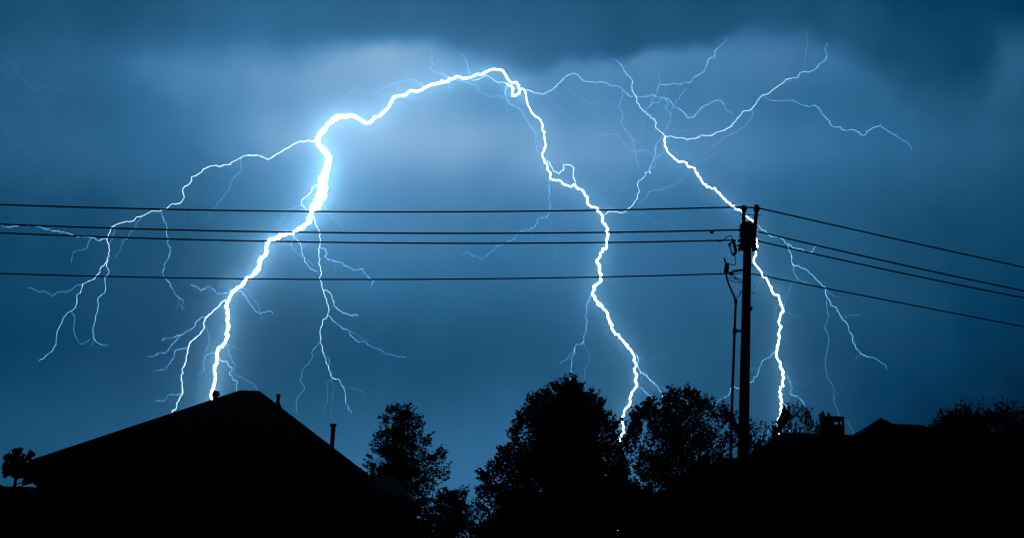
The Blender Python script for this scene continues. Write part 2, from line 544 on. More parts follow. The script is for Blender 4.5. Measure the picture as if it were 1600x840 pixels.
# fused cutout hanging on the left
cut = MB().tube([q(1145.5, 375.5), q(1148, 384), q(1150.3, 393)], [0.045, 0.035, 0.045], 10).build('fuse_cutout', M['porcelain'], pole, True)
for k in range(5):
    a = Vector(q(1146.2 + k * 0.95, 378 + k * 3.4))
    MB().lathe(a, (0.3, 0, -1), [(0, 0.03), (0.012, 0.062), (0.03, 0.03)], 10).build('shed', M['porcelain'], cut)
MB().tube([q(1144.5, 377.5), q(1139.5, 381.5), q(1142, 390), (q(1145, 397.5))], [0.02, 0.022, 0.016, 0.028], 8).build('fuse_tube', M['metal'], cut)
MB().tube([q(1144.5, 398), q(1148, 396.5), q(1150.5, 393.5)], [0.035, 0.04, 0.03], 8).build('lower_hinge', M['metal'], cut)
MB().box(q(1140, 382), (0.06, 0.07, 0.08)).build('upper_clip', M['metal'], cut)
MB().tube([q(1151, 384), q(1157, 381.5), q(1163, 381)], 0.02, 6).build('cutout_bracket', M['metal'], pole)


def smooth_path(pts, n=5):
    out = []
    P = [Vector(p) for p in pts]
    for i in range(len(P) - 1):
        a, b, c, d = P[max(i - 1, 0)], P[i], P[i + 1], P[min(i + 2, len(P) - 1)]
        for k in range(n):
            t = k / n
            out.append(0.5 * ((2 * b) + (c - a) * t + (2 * a - 5 * b + 4 * c - d) * t * t + (3 * b - a - 3 * c + d) * t ** 3))
    out.append(P[-1])
    return out


def lead(name, uv, r, parent=pole):
    return MB().tube(smooth_path([q(*p) for p in uv]), r, 6).build(name, M['cable'], parent, True)


lead('jumper_wire', [(1119, 376.2), (1124, 377), (1130, 375.5), (1134, 371.5), (1138, 369), (1142, 368.3), (1144, 371), (1145, 375)], 0.013)
lead('jumper_wire', [(1147, 398), (1149, 402), (1150, 408), (1148.5, 412.5), (1145, 413.3), (1141, 412), (1138, 411)], 0.011)
term = MB().tube([q(1134.6, 427), q(1135.2, 421), q(1136, 414), q(1136.3, 410.5)], [0.05, 0.062, 0.058, 0.045], 10).build('cable_terminator', M['porcelain'], pole, True)
for k in range(4):
    MB().lathe(q(1135 + k * 0.35, 424 - k * 3.6), (0.1, 0, 1), [(0, 0.05), (0.015, 0.075), (0.035, 0.05)], 10).build('shed', M['porcelain'], term)
lead('terminal_lead', [(1134.5, 411), (1132.5, 407), (1131.2, 402.5), (1132.5, 404), (1134.5, 410)], 0.014)
MB().tube([q(1144, 425), q(1146, 422.8), q(1163, 420.8)], [0.03, 0.03, 0.028], 8).build('standoff_arm', M['metal'], pole)
MB().lathe(q(1138.5, 426), (1, 0, -0.08), [(0, 0.04), (0.03, 0.03), (0.05, 0.055), (0.1, 0.06), (0.12, 0.035), (0.14, 0.02)], 10).build('strain_insulator', M['porcelain'], pole, True)
lead('tie_wire', [(1145, 428), (1148, 432), (1155, 436.5), (1162, 441)], 0.009)
lead('tie_wire', [(1137, 433.5), (1148, 433), (1156, 435), (1163, 437)], 0.008)
lead('tie_wire', [(1137, 436), (1144, 438), (1154, 440), (1162, 442)], 0.009)
MB().lathe(q(1148, 433.5), (1, 0, -0.4), [(0, 0.015), (0.01, 0.03), (0.05, 0.03), (0.06, 0.01)], 8).build('line_clamp', M['metal'], pole)
lead('neutral_lead', [(1130, 427.3), (1145, 426.7), (1163, 426.3), (1176, 427.4)], 0.012)
riser = lead('riser_cable', [(1135.2, 428), (1136, 434), (1139.5, 444), (1144, 454), (1148, 463), (1149.8, 471)], 0.026)
PBv = PB
rc_pts = [(5.80, 36, 8.74), (5.772, 36, 7.95), (5.71, 36, 5.92), (5.655, 36, 3.5), (5.60, 36, 0.0)]
MB().tube([Vector(p) - PBv for p in rc_pts], [0.030, 0.032, 0.036, 0.04, 0.045], 10).build('riser_conduit', M['conduit'], pole, True)
MB().lathe(Vector((5.80, 36, 8.66)) - PBv, (0, 0, 1), [(0, 0.035), (0.02, 0.048), (0.10, 0.045), (0.12, 0.03)], 10).build('conduit_head', M['conduit'], pole, True)
MB().box(Vector((5.87, 36, 7.955)) - PBv, (0.22, 0.05, 0.055)).build('conduit_bracket', M['metal'], pole)
MB().box(Vector((5.775, 36, 7.95)) - PBv, (0.10, 0.09, 0.12)).build('conduit_strap', M['metal'], pole)
MB().box(Vector((5.80, 36, 4.2)) - PBv, (0.26, 0.05, 0.055)).build('conduit_bracket', M['metal'], pole)
lead('bond_wire', [(1150.5, 467), (1153, 462), (1157, 457.5), (1158.5, 454), (1159.5, 454.5)], 0.008)
lead('pole_hook', [(1156.5, 458.5), (1158, 453.8), (1161.5, 455), (1164, 455)], 0.017)
MB().tube([q(1173, 455.5), q(1180.5, 455.8)], 0.013, 6).build('pole_step', M['metal'], pole)
MB().tube([q(1173, 413.5), q(1177.5, 413.8)], 0.012, 6).build('pole_step', M['metal'], pole)
MB().box(q(1173.6, 480), (0.05, 0.09, 0.1)).build('tag_plate', M['metal'], pole)

# ------------------------------------------------------------------ power lines
WIRES = [  # start, end, sag, radius, label
    ((5.88, 36.0, 11.24), (-34, 36.0, 11.24), 0.70, 0.021, 'topmost black wire running left from the pole'),
    ((5.80, 35.2, 10.43), (-34, 34.2, 10.43), 0.71, 0.021, 'second wire from the top running left, with a small clamp near the pole'),
    ((5.92, 36.8, 10.54), (-34, 35.37, 10.54), 0.73, 0.021, 'third wire from the top running left, just under the clamped wire'),
    ((5.47, 36.0, 9.44), (-34, 36.5, 9.44), 0.68, 0.018, 'lowest wire running left, ending at the cable terminator'),
    ((6.39, 36.0, 11.23), (38, 55.0, 11.23), 0.12, 0.021, 'topmost black wire slanting down to the right edge'),
    ((6.22, 35.2, 10.40), (38, 52.55, 10.40), 0.39, 0.021, 'second wire from the top slanting right from the crossarms'),
    ((6.50, 36.8, 10.54), (38, 51.99, 10.54), 0.52, 0.021, 'third wire from the top slanting right, close under the second'),
    ((6.23, 36.0, 9.47), (38, 55.74, 9.47), 0.09, 0.018, 'lowest wire slanting right from the middle of the pole'),
]
for i, (a, b, sag, r, lab) in enumerate(WIRES):
    a, b = Vector(a), Vector(b)
    n = 60
    pts = []
    for k in range(n + 1):
        t = k / n
        p = a.lerp(b, t) - a
        p.z -= 4 * sag * t * (1 - t)
        pts.append(p)
    o = MB().tube(pts, r, 6).build('power_line', M['cable'], None, True, a)
    tag(o, lab, 'power line', 'wires strung on the pole')
    if i == 1:
        t = 0.019
        p = a.lerp(b, t) - a
        p.z -= 4 * sag * t * (1 - t) + 0.045
        d_ = MB().box(p, (0.085, 0.06, 0.07)).build('line_clamp', M['metal'], o)
    if i == 0:  # tie across the two pole-top insulators
        MB().tube([Vector((0, 0, 0)), Vector((0.53, 0, -0.01))], 0.021, 6).build('tie_wire', M['cable'], o)

# ------------------------------------------------------------------ trees


def leaves(name, c, size, rs, m, parent, flat=0.0, aspect=0.5, kind='stuff'):
    """one mesh of small folded leaves at points c"""
    n = len(c)
    d = rs.normal(size=(n, 3))
    d[:, 2] *= (1 - flat)
    d /= np.linalg.norm(d, axis=1)[:, None]
    e = rs.normal(size=(n, 3))
    e -= d * np.sum(d * e, axis=1)[:, None]
    e /= np.linalg.norm(e, axis=1)[:, None]
    nn = np.cross(d, e)
    s = (size * rs.uniform(0.6, 1.35, n))[:, None]
    w = s * aspect
    v = np.empty((n, 4, 3))
    v[:, 0] = c - d * s * 0.5
    v[:, 1] = c + e * w * 0.5 + nn * w * 0.2
    v[:, 2] = c + d * s * 0.5
    v[:, 3] = c - e * w * 0.5 + nn * w * 0.2
    me = bpy.data.meshes.new(name)
    me.vertices.add(4 * n)
    me.vertices.foreach_set('co', v.reshape(-1))
    me.loops.add(4 * n)
    me.loops.foreach_set('vertex_index', np.arange(4 * n, dtype=np.int32))
    me.polygons.add(n)
    me.polygons.foreach_set('loop_start', np.arange(n, dtype=np.int32) * 4)
    me.materials.append(m)
    me.update(calc_edges=True)
    o = bpy.data.objects.new(name, me)
    COL.objects.link(o)
    o.parent = parent
    o['kind'] = kind
    return o


def tree(name, label, y, prof, seed, limbs=40, twigs=5, clump=60, spread=0.13, size=0.085, depth=0.8, rise=0.8, flat=0.0,
         shoots=60, m='leaf', cat='tree', aspect=0.5, shoot_len=0.3, zlow=None, fill=0, trunk_r=0.11, group='trees and bushes behind the roofs', shoot_leaf=20, up=0.6, vsq=1.0, lumpy=0.05, inset=0.09):
    rs = np.random.RandomState(seed)
    z = np.array([p[0] for p in prof][::-1])
    xl = np.array([p[1] for p in prof][::-1])
    xr = np.array([p[2] for p in prof][::-1])
    ztop, zbot = z[-1], z[0]
    x0 = 0.5 * (np.interp(ztop, z, xl) + np.interp(ztop, z, xr))
    xm = 0.5 * (np.interp((ztop + 2 * zbot) / 3, z, xl) + np.interp((ztop + 2 * zbot) / 3, z, xr))
    root = empty(name, (xm, y, 0))
    tag(root, label, cat, group)

    def axis(h):
        t = min(max(h / ztop, 0), 1)
        return Vector((xm + (x0 - xm) * t ** 1.5, y, h))
    mean_w = float(np.mean(xr - xl)) / 2

    def env(th, h):
        cx = axis(h).x
        a, b = np.interp(h, z, xl), np.interp(h, z, xr)
        rx = (b - cx) if math.cos(th) > 0 else (cx - a)
        ry = depth * 0.5 * (b - a)
        rx = max(rx, 0.02)
        ry = max(ry, 0.02)
        return rx * math.cos(th), ry * math.sin(th)
    O = Vector((xm, y, 0))
    tb = MB()
    hh = [0, 0.15 * ztop, 0.35 * ztop, 0.6 * ztop, 0.8 * ztop, 0.95 * ztop]
    tb.tube([axis(h) - O + Vector((rs.normal() * 0.02, rs.normal() * 0.02, 0)) for h in hh], [trunk_r, trunk_r * 0.85, trunk_r * 0.7, trunk_r * 0.45, trunk_r * 0.22, 0.01], 9)
    hs = np.linspace(zbot, ztop, 60)
    wgt = np.interp(hs, z, xr - xl) + 0.05
    wgt /= wgt.sum()
    pts = []
    tips = []
    for i in range(limbs):
        h = rs.choice(hs, p=wgt) + rs.uniform(-0.05, 0.05)
        th = rs.uniform(0, 2 * math.pi)
        k = math.sqrt(rs.uniform(0.3, 1.0))
        ex, ey = env(th, h)
        p1 = axis(h) + Vector((ex * k, ey * k, 0))
        hor = math.hypot(ex * k, ey * k)
        h0 = max(0.25 * zbot + 0.2, h - rise * hor - rs.uniform(0, 0.25))
        p0 = axis(h0)
        mid = p0.lerp(p1, 0.55) + Vector((rs.normal() * 0.05, rs.normal() * 0.05, 0.10 * hor))
        line = [p0, p0.lerp(mid, 0.5) + Vector((0, 0, 0.04 * hor)), mid, mid.lerp(p1, 0.5) + Vector((0, 0, 0.03 * hor)), p1]
        r0 = trunk_r * 0.38 * (1 - 0.5 * h0 / ztop)
        tb.tube([p - O for p in line], [r0, r0 * 0.75, r0 * 0.5, r0 * 0.32, 0.006], 5, False)
        for j in range(twigs):
            t = rs.uniform(0.35, 1.0)
            a = p0.lerp(mid, t / 0.6) if t < 0.6 else mid.lerp(p1, (t - 0.6) / 0.4)
            d = Vector((rs.normal(), rs.normal(), rs.normal() * 0.5 + 0.25)).normalized()
            L = rs.uniform(0.5, 1.3) * spread * 2.2
            b = a + d * L
            tb.tube([a - O, b - O], [0.008, 0.003], 4, False)
            pts.append((b, spread))
        tips.append(p1)
    cl = []
    for c, s in pts:
        n = max(4, int(clump * rs.uniform(0.5, 1.3)))
        o = rs.normal(size=(n, 3)) * s * np.array([1, 1, vsq])
        cl.append(np.array(c) + o)
    for _ in range(fill):
        h = rs.choice(hs, p=wgt)
        th = rs.uniform(0, 2 * math.pi)
        ex, ey = env(th, h)
        k = math.sqrt(rs.uniform(0, 0.85))
        c = axis(h) + Vector((ex * k, ey * k, 0))
        cl.append(np.array(c) + rs.normal(size=(clump, 3)) * spread * 1.3)
    c = np.concatenate(cl)
    # keep foliage near the crown's own outline (lumpy, not a clean cut)
    a = np.interp(c[:, 2], z, xl)
    b = np.interp(c[:, 2], z, xr)
    wv = [(0.7 * np.sin(c[:, 2] * 9.1 + ph) + np.sin(c[:, 2] * 17.0 + 2.3 * ph) + np.sin(c[:, 2] * 37.0 + 3.1 * ph)) * lumpy for ph in (seed, seed + 1.7)]
    over = np.maximum(a + inset - wv[0] - c[:, 0], c[:, 0] - b + inset - wv[1])
    over = np.maximum(over, c[:, 2] - ztop + 0.06)
    keep = over < rs.exponential(0.03, len(c)) - 0.01
    if zlow is not None:
        keep &= c[:, 2] > zlow
    c = c[keep]
    # shoots standing out of the outline
    sh = []
    for _ in range(shoots):
        h = zbot + (ztop - zbot) * rs.uniform(0.1, 1.0) ** 0.8
        th = rs.uniform(0, 2 * math.pi)
        if rs.rand() < 0.6:  # most stand on the left and right flanks
            th = rs.choice([0.0, math.pi]) + rs.normal() * 0.35
        ex, ey = env(th, h)
        p = axis(h) + Vector((ex * 0.92, ey * 0.92, -0.05))
        d = Vector((ex, ey, 0))
        d = (d.normalized() * (1 - up) + Vector((rs.normal() * 0.25, rs.normal() * 0.25, up))).normalized()
        L = shoot_len * rs.uniform(0.5, 1.2)
        p.z -= 0.25 * L * up
        e = p + d * L
        bend = Vector((rs.normal() * 0.06, 0, rs.normal() * 0.04)) * L / 0.3
        tb.tube([p - O, p.lerp(e, 0.5) + bend - O, e - O], [0.008, 0.006, 0.003], 4, False)
        t = rs.uniform(0.0, 1.04, shoot_leaf) ** 1.15
        base = np.array(p)[None] + (np.array(e) - np.array(p))[None] * t[:, None]
        sh.append(base + rs.normal(size=(shoot_leaf, 3)) * size * (0.5 - 0.32 * t[:, None]))
    if sh:
        c = np.concatenate([c] + sh)
    tb.build('trunk', M['bark'], root)
    leaves('crown', c - np.array(O), size, rs, M[m], root, flat, aspect)
    return root, len(c)


T1 = [(5.97, -2.94, -2.77), (5.81, -3.12, -2.59), (5.58, -3.21, -2.36), (5.39, -3.15, -2.28), (5.28, -3.19, -2.05), (5.05, -3.38, -1.96), (4.7, -3.53, -1.6), (4.45, -3.67, -1.52), (4.08, -3.67, -1.47), (3.86, -3.5, -1.54), (3.54, -3.32, -1.63), (3.13, -3.29, -1.61), (2.47, -3.09, -1.58)]
T1B = [(3.84, -1.38, -1.2), (3.7, -1.62, -1.1), (3.55, -1.75, -1.05), (3.38, -2.0, -0.97), (3.12, -2.3, -0.85), (2.78, -2.06, -0.8), (2.44, -2.04, -0.84)]
T2 = [(7.03, 1.67, 1.78), (6.83, 1.37, 1.97), (6.68, 1.09, 2.41), (6.45, 0.75, 2.49), (6.22, 0.62, 2.85), (5.95, 0.37, 3.08), (5.67, 0.24, 3.15), (5.39, 0.13, 3.2), (5.12, 0.01, 3.24), (4.82, -0.23, 3.35), (4.55, -0.41, 3.43), (4.35, -0.69, 3.51), (4.0, -0.8, 3.58), (3.72, -0.86, 3.63), (3.35, -0.91, 3.54), (2.65, -0.81, 3.65)]
T3 = [(7.21, 5.0, 5.19), (7.01, 4.88, 5.55), (6.85, 4.51, 5.68), (6.68, 4.09, 6.44), (6.37, 3.76, 6.75), (6.12, 3.69, 6.98), (5.77, 3.51, 7.36), (5.41, 3.36, 7.74), (5.04, 3.26, 7.77), (4.58, 3.23, 7.55), (4.13, 3.62, 6.8), (3.57, 3.81, 6.43)]
T5 = [(6.71, 13.45, 14.15), (6.57, 12.96, 15.33), (6.41, 12.66, 16.07), (6.22, 12.43, 16.43), (6.01, 12.28, 16.6), (5.65, 12.27, 16.59), (5.13, 12.51, 16.56)]
T8 = [(6.07, 7.09, 7.24), (5.86, 6.98, 7.39), (5.57, 6.88, 7.5), (5.2, 6.73, 7.57), (4.66, 6.55, 7.57)]
T6 = [(6.12, 7.41, 7.58), (5.96, 7.28, 7.96), (5.76, 7.18, 8.43), (5.56, 7.08, 8.59), (5.32, 6.99, 8.59), (5.07, 6.99, 8.59)]
counts = []
counts.append(tree('conical_tree', 'feathery cone shaped tree standing right of the left house roof', 38, T1, 11, limbs=95, twigs=6, clump=46, spread=0.085, size=0.075, depth=0.8, rise=0.35, flat=0.4, shoots=150, shoot_len=0.26, up=0.4, lumpy=0.06, vsq=0.6)[1])
counts.append(tree('bushy_tree', 'low feathery bush between the cone shaped tree and the broad dark tree', 39, T1B, 12, limbs=46, twigs=5, clump=34, spread=0.085, size=0.075, rise=0.5, shoots=80, shoot_len=0.28, up=0.5, vsq=0.6, trunk_r=0.06, lumpy=0.08)[1])
counts.append(tree('broad_tree', 'broadest and tallest tree crown, nearly solid black, at the picture centre', 40, T2, 13, limbs=170, twigs=7, clump=44, spread=0.12, size=0.11, depth=0.8, rise=0.6, shoots=330, shoot_len=0.33, up=0.55, fill=420, lumpy=0.075, trunk_r=0.16)[1])
counts.append(tree('airy_tree', 'airy round tree left of the pole with many bright gaps', 42, T3, 14, limbs=120, twigs=6, clump=22, spread=0.10, size=0.115, depth=0.5, rise=0.6, shoots=260, shoot_len=0.36, up=0.75, lumpy=0.08, m='leaf2', trunk_r=0.13)[1])
counts.append(tree('upright_tree', 'bush topped with upright sprigs at the right edge beyond the roofs', 41, T5, 15, limbs=80, twigs=5, clump=40, spread=0.12, size=0.10, rise=0.8, shoots=340, shoot_len=0.6, up=0.93, fill=110, lumpy=0.09, shoot_leaf=16)[1])
counts.append(tree('sprig_bush', 'thin sprigs showing above the ridge left of the chimney', 37.5, T6, 16, limbs=18, twigs=3, clump=9, spread=0.06, size=0.08, rise=0.9, shoots=110, shoot_len=0.42, lumpy=0.02, up=0.95, m='leaf2', trunk_r=0.05)[1])
counts.append(tree('sprig_bush', 'leafy twigs showing between the pole and the right roof edge', 40.5, T8, 17, limbs=16, twigs=3, clump=12, spread=0.06, size=0.085, rise=0.8, shoots=40, shoot_len=0.4, up=0.85, m='leaf2', trunk_r=0.05, lumpy=0.03)[1])
T9 = [(5.66, 7.50, 7.56), (5.60, 7.46, 7.64), (5.48, 7.44, 7.70), (5.30, 7.42, 7.74), (5.0, 7.42, 7.76)]
counts.append(tree('sprig_bush', 'ragged climbing leaves on the left corner of the chimney', 33.6, T9, 18, limbs=14, twigs=3, clump=8, spread=0.035, size=0.06, rise=0.8, shoots=26, shoot_len=0.14, up=0.8, trunk_r=0.02, lumpy=0.02, inset=0.0, cat='plant')[1])
# low dense bushes that close the view between the crowns
for k, (x, y, w, h, lab) in enumerate(((-2.6, 42, 1.6, 3.05, 'low dark bush behind the wing roof of the left house'), (-0.6, 44, 1.7, 3.15, 'low dark bush in the gap left of the broadest tree'), (1.6, 44.5, 2.2, 3.3, 'low dark bush under the broadest tree'), (3.45, 45, 1.9, 4.6, 'low dark bush under the airy tree'))):
    pr = [(h, x - 0.25, x + 0.25), (h - 0.12, x - w * 0.6, x + w * 0.6), (h - 0.5, x - w, x + w), (h - 1.4, x - w * 1.05, x + w * 1.05), (0.3, x - w, x + w)]
    counts.append(tree('low_bush', lab, y, pr, 30 + k, limbs=60, twigs=5, clump=34, spread=0.16, size=0.10 if k < 2 else 0.17, rise=0.8, shoots=40, shoot_len=0.2, up=0.6, fill=190 if k < 2 else 650, trunk_r=0.06, cat='bush')[1])
print('leaves', counts)

# ------------------------------------------------------------------ fan-leaved plant, far left
fp = empty('fan_leaved_plant', (-7.47, 22, 0))
tag(fp, 'plant with broad fan shaped leaves beside the lower left roof edge', 'plant')
MB().tube([(0, 0, 0), (0.03, 0, 1.2), (0.0, 0, 2.3), (0.01, 0, 3.0)], [0.05, 0.042, 0.035, 0.02], 8).build('stem', M['bark'], fp, True)


def fan(cx, cz, ang, length, spread_, dy, seed):
    rs = random.Random(seed)
    n = 9
    vs = [(cx, dy, cz)]
    for i in range(n):
        a = R(ang + spread_ * (i / (n - 1) - 0.5))
        l = length * (1 + rs.uniform(-0.05, 0.05)) * (0.97 if i % 2 else 1.02)
        fold = 0.02 if i % 2 else -0.02
        vs.append((cx + math.cos(a) * l, dy + fold + rs.uniform(-0.02, 0.02), cz + math.sin(a) * l))
    k = len(vs)
    vs += [(x, y_ + 0.008, z_) for x, y_, z_ in vs]
    fs = []
    for i in range(1, n):
        fs += [(0, i, i + 1), (k, k + i + 1, k + i), (i, i + k, i + 1 + k, i + 1)]
    fs += [(0, k, 1 + k, 1), (0, n, n + k, k)]
    MB().add(vs, fs).build('fan_leaf', M['leaf'], fp)
    MB().tube([(0.005, dy * 0.4, cz - 0.08), (cx, dy, cz)], 0.008, 5).build('leaf_stalk', M['leaf'], fp)


for a_ in ((0.01, 3.03, 92, 0.245, 46, -0.05), (0.045, 3.02, 50, 0.265, 27, 0.05), (-0.03, 3.02, 140, 0.225, 40, 0.03), (-0.03, 2.98, 178, 0.17, 40, -0.06),
           (-0.03, 2.93, 200, 0.20, 44, 0.06), (0.05, 2.99, 8, 0.27, 46, -0.03), (0.05, 2.93, -16, 0.22, 46, 0.05), (0.0, 2.96, 90, 0.175, 178, 0.08),
           (0.0, 2.98, 270, 0.17, 178, 0.1), (0.03, 3.0, 90, 0.16, 120, -0.1), (0.08, 2.95, 20, 0.2, 100, 0.12), (0.18, 2.80, 10, 0.22, 90, 0.1), (0.22, 2.76, 150, 0.16, 100, 0.14), (0.12, 2.88, 40, 0.2, 100, 0.15), (0.0, 3.0, 117, 0.21, 26, -0.02), (0.02, 3.0, 70, 0.205, 20, 0.02), (-0.02, 2.98, 160, 0.195, 26, 0.01), (-0.02, 2.96, 188, 0.185, 30, 0.0)):
    fan(*a_, seed=int(a_[2]) + 3)
# small bush over the fence
T7 = [(2.34, -4.54, -4.47), (2.3, -4.58, -4.44), (2.2, -4.62, -4.40), (0.3, -4.65, -4.40)]
tree('low_bush', 'tiny bush tip poking above the lower left fence', 13, T7, 40, limbs=14, twigs=3, clump=14, spread=0.03, size=0.03, shoots=8, shoot_len=0.04, trunk_r=0.02, cat='bush')

